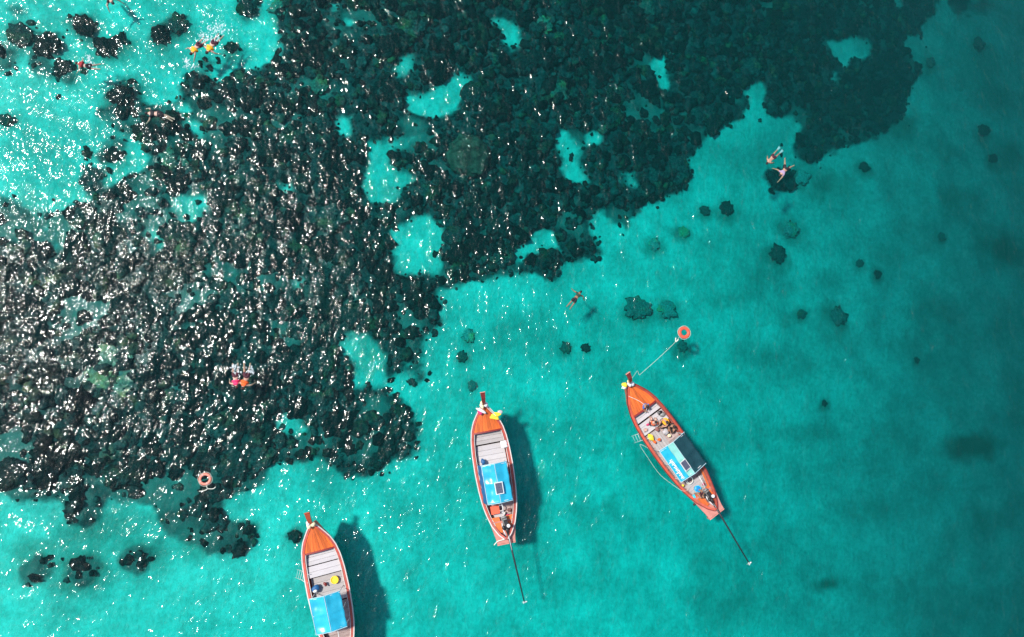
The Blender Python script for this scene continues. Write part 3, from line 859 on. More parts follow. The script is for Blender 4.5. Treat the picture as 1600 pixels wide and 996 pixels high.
    def canopy(b, s0, s1, yl, yr, zr, ze, mats, flap=None, flap_side=1, hem=True, split=None):
        """pitched tarpaulin roof on posts; yl>0 port eave, yr<0 starboard eave"""
        L = b.L
        cp = MB()
        for s in (s0 + .01, (s0 + s1) / 2, s1 - .01):
            for y in (yl * .93, yr * .93):
                MB().tube([(s * L, y, .2), (s * L, y, ze + .01)], .022, 6).build('canopy_post', P['bright'], b.root)
            MB().tube([(s * L, yl * .93, ze - .02), (s * L, 0, zr - .05), (s * L, yr * .93, ze - .02)], .018, 6).build('canopy_hoop', P['bright'], b.root)
        ph = random.random() * 6
        def surf(y0, y1, z0, z1, name, mat):
            def fn(u, v):
                s = s0 + (s1 - s0) * u
                sag = -.07 * abs(math.sin(math.pi * 2 * u)) ** .7 * math.sin(math.pi * v) - .03 * math.sin(5 * v + 9 * u + ph) * math.cos(3 * v - 13 * u) * math.sin(math.pi * v)
                edge = .012 * math.sin(u * 19 + ph) * (1 if v in (0, 1) else 0)
                return (s * L + .015 * math.sin(v * 9 + ph) * (u in (0, 1)), y0 + (y1 - y0) * v + edge, z0 + (z1 - z0) * v + sag)
            o = MB().grid(fn, 28, 10, .012).build(name, P[mat], b.root, False)
            for p in o.data.polygons: p.use_smooth = True
            return o
        ys = [yl] + [yl * f for f in (split or [])] + [0, yr]
        zs = [ze + (zr - ze) * (1 - y / yl) for y in ys[:-1]] + [ze]
        pans = []
        for i in range(len(ys) - 1):
            pans.append(surf(ys[i], ys[i + 1] + (.004 if i < len(ys) - 2 else 0), zs[i] + .001 * i, zs[i + 1] + .001 * i, 'canopy_panel', mats[i]))
        MB().tube([(s0 * L - .02, 0, zr + .012), ((s0 + s1) / 2 * L, 0, zr + .004), (s1 * L + .02, 0, zr + .012)], .016, 6).build('ridge_pole', P['hem'], b.root)
        if hem:
            for sx in (s0, s1):
                MB().tube([(sx * L, yl, ze + .01), (sx * L, 0, zr + .01), (sx * L, yr, ze + .01)], .018, 6).build('canopy_hem', P['hem'], b.root)
            MB().tube([(s0 * L, yl, ze + .01), (s1 * L, yl, ze + .01)], .018, 6).build('canopy_hem', P['hem'], b.root)
        if flap:
            fy = yl if flap_side > 0 else yr
            MB().grid(lambda u, v: ((s0 + (s1 - s0) * u) * L, fy + flap_side * (.02 + .17 * v + .02 * math.sin(u * 26)), ze - .02 - .75 * v), 24, 4, .01).build('side_curtain', P[flap], b.root, True)
        return pans
    def solar(b, px, py, z, lx, ly, tilt=0):
        c = b.loc(px, py, z)
        r = MB().box((0, 0, 0), (lx, ly, .03)).build('solar_panel', P['bright'], b.root)
        r.location = c; r.rotation_euler = (tilt, 0, 0)
        q = MB()
        q.box((0, 0, .017), (lx - .08, ly - .08, .008)).build('solar_cells', P['solar'], r)
    def engine(b, tip, pivot=(.085, -.12, .95), mz='metal'):
        """converted car engine on a pivot with the long tail shaft"""
        L = b.L
        px, py, pz = pivot[0] * L, pivot[1], pivot[2]
        t = b.Mi @ at(*tip, .02)
        e = empty('engine', (px, py, pz)); e.parent = b.root
        d = Vector((t.x - px, t.y - py, t.z - pz)); a = math.atan2(d.y, d.x); ln = d.to_2d().length
        e.rotation_euler = (0, 0, a)                       # local +x points aft along the shaft
        MB().box((-.22, 0, -.02), (.62, .30, .26), taper=.85).build('engine_block', P[mz], e)
        MB().box((-.20, .02, .16), (.46, .20, .12), taper=.8).build('cylinder_head', P['black'], e)
        f = MB(); f.cyl((-.10, .12, .26), .10, .09).build('air_filter', P['bright'], e, True)
        MB().cyl((-.58, 0, .0), .15, .06, 18, 'x').build('flywheel', P['metal'], e, True)
        MB().tube([(-.3, -.18, .06), (-.1, -.22, .10), (.15, -.2, .16), (.4, -.14, .14)], .032).build('exhaust_pipe', P['bright'], e, True)
        MB().tube([(.05, 0, -.05), (.35, 0, -.10)], [.11, .06], 10).build('gearbox', P['black'], e, True)
        MB().tube([(-.5, 0, .05), (-.95, .03, .22), (-1.55, .06, .30)], .018, 6).build('tiller', P['bright'], e, True)
        MB().box((.02, 0, -.24), (.30, .42, .10)).build('engine_mount', P['black'], e)
        MB().blob((-.05, -.17, .20), (.13, .09, .09), 3, .2).build('fuel_tank', P['black'], e, True)
        zt = d.z
        MB().tube([(.25, 0, -.09), (ln * .5, 0, (zt - .09) * .47), (ln, 0, zt + .02)], [.055, .048, .036], 8).build('tail_shaft', P['black'], e, True)
        MB().tube([(.5, 0, -.10), (1.35, 0, (zt) * .30 + .02)], [.02, .016], 6).build('shaft_brace', P['bright'], e, True)
        h = MB().cyl((ln + .03, 0, zt), .045, .10, 10, 'x').build('propeller', P['bright'], e, True)
        for q in range(3):
            an = q * 2.094 + .4
            rt = Matrix.Rotation(an, 3, 'X') @ Matrix.Rotation(.5, 3, 'Z')
            MB().box(Matrix.Rotation(an, 3, 'X') @ Vector((ln + .05, 0, 0)) + Vector((0, math.sin(-an) * .09, math.cos(an) * .09 + zt)), (.03, .09, .15), rt, .7).build('blade', P['bright'], h)
        return e

B2 = Boat((757, 632), (792, 842), 'middle of three longtail boats, with a two-tone blue canopy and a solar panel on top', .99, math.radians(-3))
B3 = Boat((984, 598), (1119, 796), 'longtail boat with people aboard and a cyan, mint and navy striped canopy', 1.03, math.radians(-3), 'rail_orange', False)
B1 = Boat((489, 818), (537, 1040), 'longtail boat cut off by the lower picture edge, with a plain light blue canopy', .99, math.radians(-3), post='postbrown', rise=.5)

# middle boat
b = B2
b.boards(.705, .79, .40, 3, 'grey', 'bench_board')
b.boards(.46, .695, .24, 6, 'pale', 'floor_board', .22)
b.boards(.10, .45, .16, 12, 'floor', 'floor_board', .16)
l0, l1 = b.loc(771, 725, 1.75), b.loc(783, 786, 1.75)
cy = (b.loc(751, 727, 1.6).y + b.loc(792, 722, 1.6).y) / 2
sa, sb = l1.x / b.L, l0.x / b.L
b.canopy(sa, sb, .72, -.70, 1.80, 1.58, ['tarp', 'tarp'], 'blueflap', 1, True)
b.solar(780, 763, 1.86, .66, .46)
b.boards(.125, .20, .36, 3, 'pale', 'stern_seat', .34, True, -.3, .95)
for sd in (1, -1):
    MB().grid(lambda u, v: ((.045 + .115 * u) * b.L, sd * ((.25 + .6 * v) * (hw(.045 + .115 * u) * b.k - .05)), sheer(.05) - .10 - .06 * u), 6, 3, .03).build('quarter_deck', P['orange'], b.root)
b.engine((819, 940))
# boat with people
b = B3
b.boards(.735, .785, .42, 2, 'pale', 'bench_board')
b.boards(.645, .725, .40, 3, 'pale', 'bench_board')
b.boards(.10, .635, .16, 22, 'floor', 'floor_board', .16)
b.boards(.40, .63, .20, 5, 'grey', 'foot_board', .3, False, -.2, .9)
l0, l1 = b.loc(1052, 690, 1.7), b.loc(1085, 740, 1.7)
b.canopy(l1.x / b.L, l0.x / b.L, .92, -.96, 1.78, 1.50, ['cyan', 'mint', 'navy'], None, 1, True, [.42])
b.solar(1071, 727, 1.84, .62, .44, math.radians(12))
b.boards(.12, .22, .30, 4, 'grey', 'stern_seat', .30)
for sd in (1, -1):
    MB().grid(lambda u, v: ((.045 + .10 * u) * b.L, sd * ((.25 + .6 * v) * (hw(.045 + .10 * u) * b.k - .05)), sheer(.05) - .10 - .06 * u), 6, 3, .03).build('quarter_deck', P['orange'], b.root)
MB().ribbon([Vector((s * b.L, -(hw(s) * b.k - .19), sheer(s) - .05)) for s in np.linspace(.07, .27, 12)], .15, .03).build('side_seat', P['orange'], b.root)
b.engine((1170, 880))
# white lettering along the port eave of the canopy, worn past reading
x0 = b.loc(1043, 722, 1.55).x; x1 = b.loc(1061, 752, 1.55).x
lt = MB(); yy = .72; zz = 1.50 + .28 * (1 - .72 / .92) + .035
n = 7
for i in range(n):
    x = x0 + (x1 - x0) * (i + .5) / n; w_ = abs(x1 - x0) / n
    h = .26 if i in (0, 4) else .19
    for dx, y0, y1_ in ((-.28, 0, h), (.25, 0, h * (.8 if i % 2 else .6))):
        q0, q1 = yy - .11 + y0, yy - .11 + y1_
        lt.box((x + dx * w_, (q0 + q1) / 2, zz - .18 * ((q0 + q1) / 2 - yy) * 0), (w_ * .3, q1 - q0, .012), Matrix.Rotation(math.radians(-17), 3, 'X'))
    lt.box((x, yy - .11 + (.02 if i % 3 else h * .5), zz), (w_ * .8, .05, .014), Matrix.Rotation(math.radians(-17), 3, 'X'))
tag(lt.build('canopy_lettering', P['wcloth'], b.root), 'white worn lettering')
# lower boat
b = B1
b.boards(.705, .79, .42, 3, 'pale', 'bench_board')
b.boards(.62, .70, .44, 2, 'pale', 'bench_board')
b.boards(.42, .61, .20, 5, 'grey', 'floor_board', .20)
b.boards(.10, .41, .16, 10, 'floor', 'floor_board', .16)
l0, l1 = b.loc(510, 930, 1.75), b.loc(522, 986, 1.75)
b.canopy(l1.x / b.L, l0.x / b.L, .82, -.80, 1.82, 1.60, ['tarp', 'tarp'], None, 1, True)
b.engine((560, 1130))
for sd in (1, -1):
    MB().grid(lambda u, v: ((.045 + .115 * u) * b.L, sd * ((.25 + .6 * v) * (hw(.045 + .115 * u) * b.k - .05)), sheer(.05) - .10 - .06 * u), 6, 3, .03).build('quarter_deck', P['orange'], b.root)

B2.garland([(-.05, .1, .0, .17, .13, .12, 'cream', .4), (-.02, -.12, .02, .15, .12, .1, 'wcloth', 0), (-.32, .18, -.12, .32, .10, .05, 'wcloth', .9), (-.42, .27, -.16, .16, .09, .05, 'pinkcloth', .7), (.12, .05, .12, .12, .13, .1, 'cream', 0)],
           'white, cream and magenta ribbons round the foot of the middle prow post')
B3.garland([(-.02, .02, 0, .17, .18, .12, 'wcloth', 0), (-.12, -.10, -.05, .14, .14, .1, 'wcloth', 0), (.10, .34, .02, .17, .15, .07, 'yellow', .3), (.02, .42, -.02, .14, .12, .06, 'wcloth', 0), (.15, -.02, .1, .1, .14, .08, 'cream', 0)],
           'white and yellow ribbons round the prow post of the crewed boat')
B1.garland([(-.05, .12, 0, .16, .14, .1, 'cream', 0), (-.02, -.1, 0, .13, .13, .1, 'cream', 0), (.08, .14, .08, .14, .1, .08, 'wcloth', 0)],
           'cream ribbons round the prow post of the boat at the lower edge')

def prop(name, label, cat, p, mat, mb, rz=0, smooth=True):
    o = mb.build(name, P[mat], None, smooth); o.location = p; o.rotation_euler = (0, 0, rz); tag(o, label, cat); return o
# things lying in and on the boats
b = B2; D = b.w
q = b.M @ b.loc(774, 650, sheer(.88) + .12)
t = prop('life_jacket', 'yellow jacket draped over the starboard bow rail of the middle boat', 'life jacket', q, 'yellow', MB().grid(lambda u, v: ((u - .5) * .40, (v - .5) * .50 + .08 * math.sin(u * 5), .10 - .35 * (v - .35) ** 2 + .03 * math.sin(u * 11 + v * 7)), 14, 14, .07), b.ang - .3)
prop('cloth', 'grey cloth tucked beside the yellow jacket on the bow rail', 'cloth', q + Vector((.26, .2, .02)), 'pale', MB().blob((0, 0, 0), (.16, .13, .07), 5, .4))
q = b.M @ b.loc(789, 694, .66)
prop('cloth', 'white towel hanging over the starboard rail of the middle boat', 'towel', q, 'wcloth', MB().grid(lambda u, v: ((u - .5) * .40, (v - .5) * .50, .03 - .5 * max(0, .35 - v) ** 1.0 + .015 * math.sin(u * 14)), 10, 10, .02), b.ang)
q = b.M @ b.loc(773.5, 797, .50)
r = empty('cool_box', q - Vector((0, 0, .26)), b.ang); tag(r, 'red cool box just behind the blue canopy of the middle boat', 'cool box')
MB().box((0, 0, .15), (.42, .46, .30)).build('box_body', P['cooler'], r); MB().box((0, 0, .325), (.45, .49, .05)).build('lid', P['cooler'], r)
q = b.M @ b.loc(782, 794, .52)
prop('rope_coil', 'pale ring of coiled hose behind the middle canopy, beside the red box', 'hose', q, 'white', MB().torus((0, 0, 0), .17, .028, 28, 8).torus((.01, 0, .04), .15, .022, 28, 8))
q = b.M @ b.loc(755, 722, .55)
prop('cloth', 'dark bundle at the front corner of the middle canopy', 'bundle', q, 'blueflap', MB().blob((0, 0, 0), (.18, .12, .12), 8, .4), b.ang)
for k, (u, w_, mt, nm) in enumerate(((795, 806, 'pinkcloth', 'magenta'), (794, 815, 'vest_r', 'red'))):
    q = b.M @ b.loc(u, w_, .42)
    prop('cloth', nm + ' cloth crumpled beside the engine of the middle boat', 'cloth', q, mt, MB().blob((0, 0, 0), (.14, .10, .07), 11 + k, .4))
b = B1
q = b.M @ b.loc(523, 906, .36)
r = empty('basin', q, 0); tag(r, 'round yellow basin in front of the light blue canopy', 'basin')
MB().torus((0, 0, .06), .19, .03, 26, 8).build('rim', P['yellow'], r, True); MB().cyl((0, 0, 0), .17, .08, 24).build('bottom', P['yellow'], r)
q = b.M @ b.loc(493, 920, .42)
prop('bag', 'blue bag by the port front corner of the light blue canopy', 'bag', q, 'blueflap', MB().blob((0, 0, 0), (.24, .19, .14), 21, .35), .5)
prop('cloth', 'small pale bundle on top of the blue bag', 'bundle', q + Vector((0, -.1, .13)), 'wcloth', MB().blob((0, 0, 0), (.12, .08, .05), 23, .3), .5)
for k, (u, w_, rr) in enumerate(((484, 888, .16), (483, 899, .13), (508, 886, .08))):
    prop('rope_coil', ('large', 'small', 'tiny')[k] + ' dark heap of rope on the floor boards of the lower boat', 'rope', b.M @ b.loc(u, w_, .28), 'rubber', MB().torus((0, 0, 0), rr, .03, 20, 6).torus((.02, .01, .05), rr * .8, .03, 20, 6))
b = B3
q = b.M @ b.loc(1017, 684, .42)
prop('life_jacket', 'yellow life jacket in front of the striped canopy', 'life jacket', q, 'yellow', MB().blob((0, 0, 0), (.22, .17, .09), 31, .35, 3), b.ang)
q = b.M @ b.loc(1089.5, 764, .44)
r = empty('bucket', q - Vector((0, 0, .12)), 0); tag(r, 'round blue tub behind the striped canopy', 'tub')
MB().cyl((0, 0, .10), .17, .22, 24, 'z', .20).build('bucket_body', P['blueplas'], r, True); MB().torus((0, 0, .21), .19, .02, 24, 8).build('rim', P['cyanplas'], r, True)
q = b.M @ b.loc(1084, 777, .46)
prop('bag', 'cyan bag by the port quarter of the crewed boat', 'bag', q, 'cyanplas', MB().blob((0, 0, 0), (.20, .15, .12), 33, .25), .4)
q = b.M @ b.loc(1067, 759, .40)
prop('small_float', 'small yellow float on the port side behind the striped canopy', 'float', q, 'yellow', MB().blob((0, 0, 0), (.09, .08, .07), 34, .2))
prop('rope_coil', 'pale rope coil tucked under the rear edge of the striped canopy', 'rope', b.M @ b.loc(1077, 751, .5), 'rope', MB().torus((0, 0, 0), .22, .022, 28, 6).torus((.03, .02, .04), .19, .02, 28, 6))
for k, (u, w_, mt, dx, dy, lab) in enumerate(((1031, 645, 'black', .16, .12, 'black dive bag beside the starboard rail of the crewed boat'), (1036, 648, 'metal', .18, .13, 'grey dive bag behind the black one'),
        (1050, 672, 'black', .2, .18, 'black bag under the front edge of the navy canopy side'), (1040, 675, 'pale', .2, .16, 'pale towel heap before the striped canopy'),
        (1030, 687, 'vest_r', .1, .08, 'small red bundle before the cyan canopy stripe'), (1009, 672, 'skin_l', .14, .1, 'pale pink bundle by the port rail of the crewed boat'), (1010, 631, 'black', .28, .07, 'black strap lying across the front bench'),
        (1056, 668, 'cream', .09, .16, 'cream cloth on the starboard rail before the navy canopy side'))):
    q = b.M @ b.loc(u, w_, .46)
    prop('bag' if 'bag' in lab else 'cloth', lab, 'bag' if 'bag' in lab else 'cloth', q, mt, MB().blob((0, 0, 0), (dx, dy, .09), 50 + k, .4, 3), b.ang + 1.3)

for k, (bt_, u, w_, mt, dx, dy, lab) in enumerate((
        (B3, 1024, 664, 'white', .05, .16, 'white bottle lying beside the seated person in coral red'), (B3, 1027, 671, 'innerr', .16, .12, 'dark red cloth heap on the floor boards amidships'),
        (B3, 1012, 664, 'pinkcloth', .07, .1, 'small dark pink pouch at the port side of the foot boards'), (B3, 1046, 681, 'cream', .09, .12, 'cream towel at the very edge of the mint canopy strip'),
        (B3, 1023, 691, 'vest_r', .12, .08, 'red orange cloth just ahead of the cyan canopy corner'), (B3, 1099, 757, 'pinkcloth', .07, .09, 'pink rag by the starboard side seat at the stern'),
        (B3, 1085, 788, 'black', .11, .08, 'black can beside the cyan bag at the stern'), (B3, 1036, 666, 'navy', .18, .13, 'navy bag between the seated people'),
        (B2, 796, 797, 'innerr', .14, .1, 'dark heap of gear to starboard behind the middle canopy'), (B2, 788, 803, 'white', .05, .12, 'white bottle beside the engine of the middle boat'),
        (B2, 762, 790, 'black', .10, .07, 'black can at the port rear corner of the middle canopy'), (B1, 508, 913, 'maroon', .14, .08, 'dark red cloth before the light blue canopy'))):
    q = bt_.M @ bt_.loc(u, w_, .40)
    prop('bottle' if 'bottle' in lab else 'can' if ' can ' in lab else 'bag' if ('bag' in lab or 'pouch' in lab) else 'cloth', lab, 'bottle' if 'bottle' in lab else 'can' if ' can ' in lab else 'bag' if ('bag' in lab or 'pouch' in lab) else 'cloth', q, mt, MB().blob((0, 0, 0), (dx, dy, .07), 80 + k, .35, 2), random.uniform(0, 3))
def ladder(px, py, lab, ang, ln=.95):
    p = at(px, py, .12); r = empty('boarding_ladder', p, ang); tag(r, lab, 'ladder')
    for y in (-.22, .22): MB().tube([(-.22, y, .42), (-.02, y, .30), (.20, y, -.05), (ln, y, -.35)], .013, 6).build('side_rail', P['bright'], r, True)
    for k in range(5): MB().tube([(.0 + k * .13, -.22, .24 - k * .14), (.0 + k * .13, .22, .24 - k * .14)], .012, 6).build('rung', P['bright'], r, True)
ladder(478, 901, 'metal boarding ladder on the port side of the lower boat', math.radians(170), .6)
ladder(1005, 681, 'metal boarding ladder on the port side of the crewed boat', math.radians(205), .6)

def rope(pts, r, lab, mat='rope', name='rope'):
    pts = [Vector(p) for p in pts]; out = []
    for i in range(len(pts) - 1):
        a, b_, c, d = pts[max(i - 1, 0)], pts[i], pts[i + 1], pts[min(i + 2, len(pts) - 1)]
        for t in np.linspace(0, 1, 8, endpoint=False):
            out.append(.5 * ((2 * b_) + (-a + c) * t + (2 * a - 5 * b_ + 4 * c - d) * t * t + (-a + 3 * b_ - 3 * c + d) * t ** 3))
    out.append(pts[-1])
    o = MB().tube(out, r, 6).build(name, P[mat], None, True); tag(o, lab, 'rope'); return o
bt = B3.w(1.0, .1, 1.0)
rope([bt, at(990, 588, .35), at(996, 580, .06), at(999, 586, .05), at(1004, 582, .05), at(1030, 559, .03), at(1056, 534, .04), at(1061, 527, .08)], .010, 'pale bow line floating from the crewed boat to its lifebuoy')
rope([at(1056, 528, .05), at(1056, 534, .06), at(1060, 531, .06)], .035, 'pale knot in the line just short of the lifebuoy')
rope([B3.w(.93, .44, sheer(.93) + .05), B3.w(.86, .05, sheer(.86) + .12), B3.w(.80, -.1, sheer(.80) + .12), B3.w(.77, .1, .6)], .014, 'pale rope crossing the orange foredeck of the crewed boat')
rope([B3.w(.56, 1.12, .58), at(1000, 695, .1), at(1012, 715, .05), at(1028, 738, .05), at(1042, 751, .25), B3.w(.22, .95, .62), B3.w(.20, .5, .5)], .008, 'pale rope trailing along the port side of the crewed boat')
rope([B2.w(1.0, -.05, 1.3), B2.w(.95, -.30, 1.12), at(775, 650, 1.1)], .02, 'thin rope along the starboard bow of the middle boat')
rope([at(772, 852, .3), at(778, 846, .5), at(788, 843, .62), B2.w(.0, -.25, .6)], .03, 'cream rope over the pink stern of the middle boat')
rope([at(322, 759, .05), at(324, 764, .04), at(319, 767, .04), at(311, 768, .02)], .022, 'short frayed line floating below the left lifebuoy')
rope([at(325, 764, .04), at(333, 764, .02), at(337, 761, .02)], .02, 'loose end of line right below the left lifebuoy')

# lifebuoys
def lifebuoy(px, py, R_, r, mat, lab):
    root = empty('lifebuoy', at(px, py, .06)); tag(root, lab, 'lifebuoy')
    MB().torus((0, 0, 0), R_, r, 44, 14, .75).build('ring', P[mat], root, True)
    for k in range(4):
        a = k * math.pi / 2 + .5
        mb = MB(); c = Vector((R_ * math.cos(a), R_ * math.sin(a), 0)); rot = Matrix.Rotation(a, 3, 'Z')
        pts = [c + rot @ Vector((math.cos(t) * (r + .008), 0, math.sin(t) * (r * .75 + .008))) for t in np.linspace(0, 2 * math.pi, 14)]
        mb.tube(pts, .016, 6).build('band', P[mat if mat == 'buoy' else 'white'], root, True)
    pts = []
    for t in np.linspace(0, 2 * math.pi, 41): pts.append((math.cos(t) * (R_ + r + .015 + .03 * abs(math.sin(2 * (t - .5)))), math.sin(t) * (R_ + r + .015 + .03 * abs(math.sin(2 * (t - .5)))), .0))
    MB().tube(pts, .010, 5).build('grab_line', P['rope'], root, True)
lifebuoy(1069, 520, .285, .10, 'buoy', 'orange lifebuoy tied to the bow line of the crewed boat')
lifebuoy(320.5, 749, .265, .072, 'buoy2', 'faded pink orange lifebuoy drifting alone over the glittering reef')
P['dgreen'] = paint('dark_green_shirt', (.015, .05, .03), .8, .3, 8)

# ------------------------------------------------------------------ people
def skinned(name, joints, edges, mat, parent, sub=2, root='pelvis', fat=1.42):
    """one continuous surface grown round a jointed skeleton"""
    me = bpy.data.meshes.new(name); bm = bmesh.new(); lay = bm.verts.layers.skin.verify()
    vs = {}
    for k, (p, r) in joints.items():
        r = r if isinstance(r, tuple) else (r, r); kk = 1.0 if (len(k) > 2 and k[1] in 'ftkph' and k[0] in 'LR' and max(r) < .037) else fat
        v = bm.verts.new(p); v[lay].radius = (r[0] * kk, r[1] * kk); vs[k] = v
        v[lay].use_root = (k == root)
    for a, b_ in edges: bm.edges.new((vs[a], vs[b_]))
    bm.to_mesh(me); bm.free()
    o = bpy.data.objects.new(name, me); C.objects.link(o)
    md = o.modifiers.new('skin', 'SKIN'); md.use_smooth_shade = True; md.branch_smoothing = .6
    sd = o.modifiers.new('sub', 'SUBSURF'); sd.levels = sub; sd.render_levels = sub
    dg = bpy.context.evaluated_depsgraph_get()
    m2 = bpy.data.meshes.new_from_object(o.evaluated_get(dg)); m2.name = name
    bpy.data.objects.remove(o)
    for p in m2.polygons: p.use_smooth = True
    return link(name, m2, parent, [mat])

def hand(J, E, key, wrist, d, side, up=Vector((0, 0, 1)), curl=.25):
    """palm with five unequal fingers, thumb from the side"""
    d = d.normalized(); a = d.cross(up).normalized() * side
    palm = wrist + d * .045
    J[key + 'palm'] = (palm, (.036, .018)); E.append((key + 'wrist', key + 'palm'))
    kn = wrist + d * .085; J[key + 'hk'] = (kn, (.036, .014)); E.append((key + 'palm', key + 'hk'))
    for i, ln in enumerate((.070, .080, .074, .058)):
        o = a * (.027 - .018 * i)
        b0 = kn + o + d * .012; b1 = b0 + d * ln * .5 + a * (.006 - .004 * i); b2 = b1 + d * ln * .5 - up * ln * curl
        for n_, p, r in (('a', b0, .0095), ('b', b1, .0085), ('c', b2, .007)): J[f'{key}f{i}{n_}'] = (p, r)
        E += [(key + 'hk', f'{key}f{i}a'), (f'{key}f{i}a', f'{key}f{i}b'), (f'{key}f{i}b', f'{key}f{i}c')]
    t0 = palm + a * .036; t1 = t0 + a * .022 + d * .03
    J[key + 't0'] = (t0, .012); J[key + 't1'] = (t1, .009); E += [(key + 'palm', key + 't0'), (key + 't0', key + 't1')]

V = Vector
def person(loc, heading, label, pose, skin='skin', hair='hair', vest=None, shirt=None, shorts='swim_k', fins=False, scale=1.0, mask=True, long_hair=False):
    """pose: torso base/axis and limb joints in body coordinates: x towards the head, y to the person's left, z towards the back / sky"""
    root = empty('person', loc, heading); tag(root, label, 'person'); root.scale = (scale,) * 3
    J = {}; E = []
    pel, ch, nk, hd = [V(p) for p in pose['spine']]
    ax = (ch - pel).normalized(); bk = V(pose.get('back', (0, 0, 1))); lf = bk.cross(ax).normalized()
    J['pelvis'] = (pel, (.115, .095)); J['belly'] = ((pel + ch) / 2 - ax * .02, (.105, .085)); J['chest'] = (ch, (.135, .10))
    J['collar'] = (ch.lerp(nk, .55), (.115, .075)); J['neck'] = (nk, .052)
    hx = (hd - nk).normalized()
    J['skull'] = (nk + hx * .11, (.074, .086)); J['crown'] = (nk + hx * .185, (.066, .078))
    fdir = V(pose.get('face', tuple(-bk)))
    J['nose'] = (nk + hx * .10 + fdir * .088, .010)
    E += [('pelvis', 'belly'), ('belly', 'chest'), ('chest', 'collar'), ('collar', 'neck'), ('neck', 'skull'), ('skull', 'crown'), ('skull', 'nose')]
    for k, sd in (('L', 1), ('R', -1)):
        sh = ch.lerp(nk, .5) + lf * .175 * sd
        el, wr = [V(p) for p in pose['arm' + k]]
        J[k + 'sh'] = (sh, .054); J[k + 'el'] = (el, .040); J[k + 'fa'] = (el.lerp(wr, .35), .038); J[k + 'wrist'] = (wr, (.028, .022))
        E += [('collar', k + 'sh'), (k + 'sh', k + 'el'), (k + 'el', k + 'fa'), (k + 'fa', k + 'wrist')]
        hand(J, E, k, wr, wr - el, -sd, bk)
        hp = pel - ax * .05 + lf * .095 * sd
        kn, an, toe = [V(p) for p in pose['leg' + k]]
        J[k + 'hip'] = (hp, .088); J[k + 'th'] = (hp.lerp(kn, .45), .075); J[k + 'kn'] = (kn, .054); J[k + 'cf'] = (kn.lerp(an, .35), .052); J[k + 'an'] = (an, .034); J[k + 'toe'] = (toe, (.040, .020))
        E += [('pelvis', k + 'hip'), (k + 'hip', k + 'th'), (k + 'th', k + 'kn'), (k + 'kn', k + 'cf'), (k + 'cf', k + 'an'), (k + 'an', k + 'toe')]
    skinned('body', J, E, P[skin], root)
    # hair: a cap over the back and top of the skull
    c = nk + hx * .155; rot = hx.to_track_quat('X', 'Z').to_matrix()
    hb = MB().blob((0, 0, 0), (.115, .098, .098), 7, .12, 3)
    hb.v = [tuple(rot @ V(p) + c - fdir * .025) for p in hb.v]
    h = hb.build('hair', P[hair], root, True)
    if long_hair:
        MB().blob(tuple(nk - fdir * .09 + hx * .02), (.12, .08, .035), 9, .2, 3).build('hair_tail', P[hair], root, True)
    for sd in (1, -1): MB().blob(tuple(nk + hx * .10 + lf * .078 * sd), (.028, .010, .018), 5, .1, 1).build('ear', P[skin], root, True)
    if mask:
        MB().blob(tuple(nk + hx * .135 + fdir * .075), (.035, .07, .03), 4, .05).build('diving_mask', P['mask'], root, True)
        s0 = nk + hx * .10 + lf * .09 + fdir * .05
        MB().tube([s0, s0 - fdir * .12 + hx * .03, s0 - fdir * .28 + hx * .05], .011, 6).build('snorkel', P['vest_r'] if vest else P['black'], root, True)
    # shorts: same joints, a little fuller
    js = {'pelvis': (pel, (.135, .115)), 'waist': (pel + ax * .15, (.15, .125))}; es = [('pelvis', 'waist')]
    for k in 'LR':
        hp, kn = J[k + 'hip'][0], J[k + 'kn'][0]
        js[k + 'h'] = (hp, .125); js[k + 't'] = (hp.lerp(kn, .5), .11); js[k + 'u'] = (hp.lerp(kn, .85), .075); es += [('pelvis', k + 'h'), (k + 'h', k + 't'), (k + 't', k + 'u')]
    skinned('shorts', js, es, P[shorts], root)
    if vest or shirt:
        g_ = .105 if vest else .02
        jv = {'pelvis': (pel + ax * .14, (.12 + g_, .098 + g_)), 'b': (ch, (.142 + g_, .104 + g_)), 'c': (ch.lerp(nk, .42), (.125 + g_, .085 + g_))}
        ev = [('pelvis', 'b'), ('b', 'c')]
        for k, sd in (('L', 1), ('R', -1)):
            if vest:
                jv[k] = (ch.lerp(nk, .62) + lf * .12 * sd, .10)
            else:
                sh, el = J[k + 'sh'][0], J[k + 'el'][0]
                jv[k] = (sh, .066); jv[k + 'e'] = (sh.lerp(el, .55), .052); ev.append((k, k + 'e'))
            ev.append(('c', k))
        vo = skinned('life_vest' if vest else 'shirt', jv, ev, P[vest or shirt], root)
        if vest:
            for t in (.25, .65):
                c0 = pel.lerp(ch, .4 + t * .6)
                pts = [c0 + lf * math.cos(a) * .17 + bk * math.sin(a) * .135 for a in np.linspace(0, 2 * math.pi, 20)]
                MB().tube(pts, .012, 5).build('strap', P['black'], root, True)
    if fins:
        for k in 'LR':
            kn, an, toe = [V(p) for p in pose['leg' + k]]
            d = (toe - an).normalized(); a = d.cross(V((0, 0, 1))).normalized()
            MB().grid(lambda u, v: tuple(an.lerp(toe, .3) + d * (.46 * u) + a * ((v - .5) * (.10 + .12 * u)) + V((0, 0, .02 - .04 * u))), 6, 3, .02).build('fin', P['fin'], root, True)
    return root

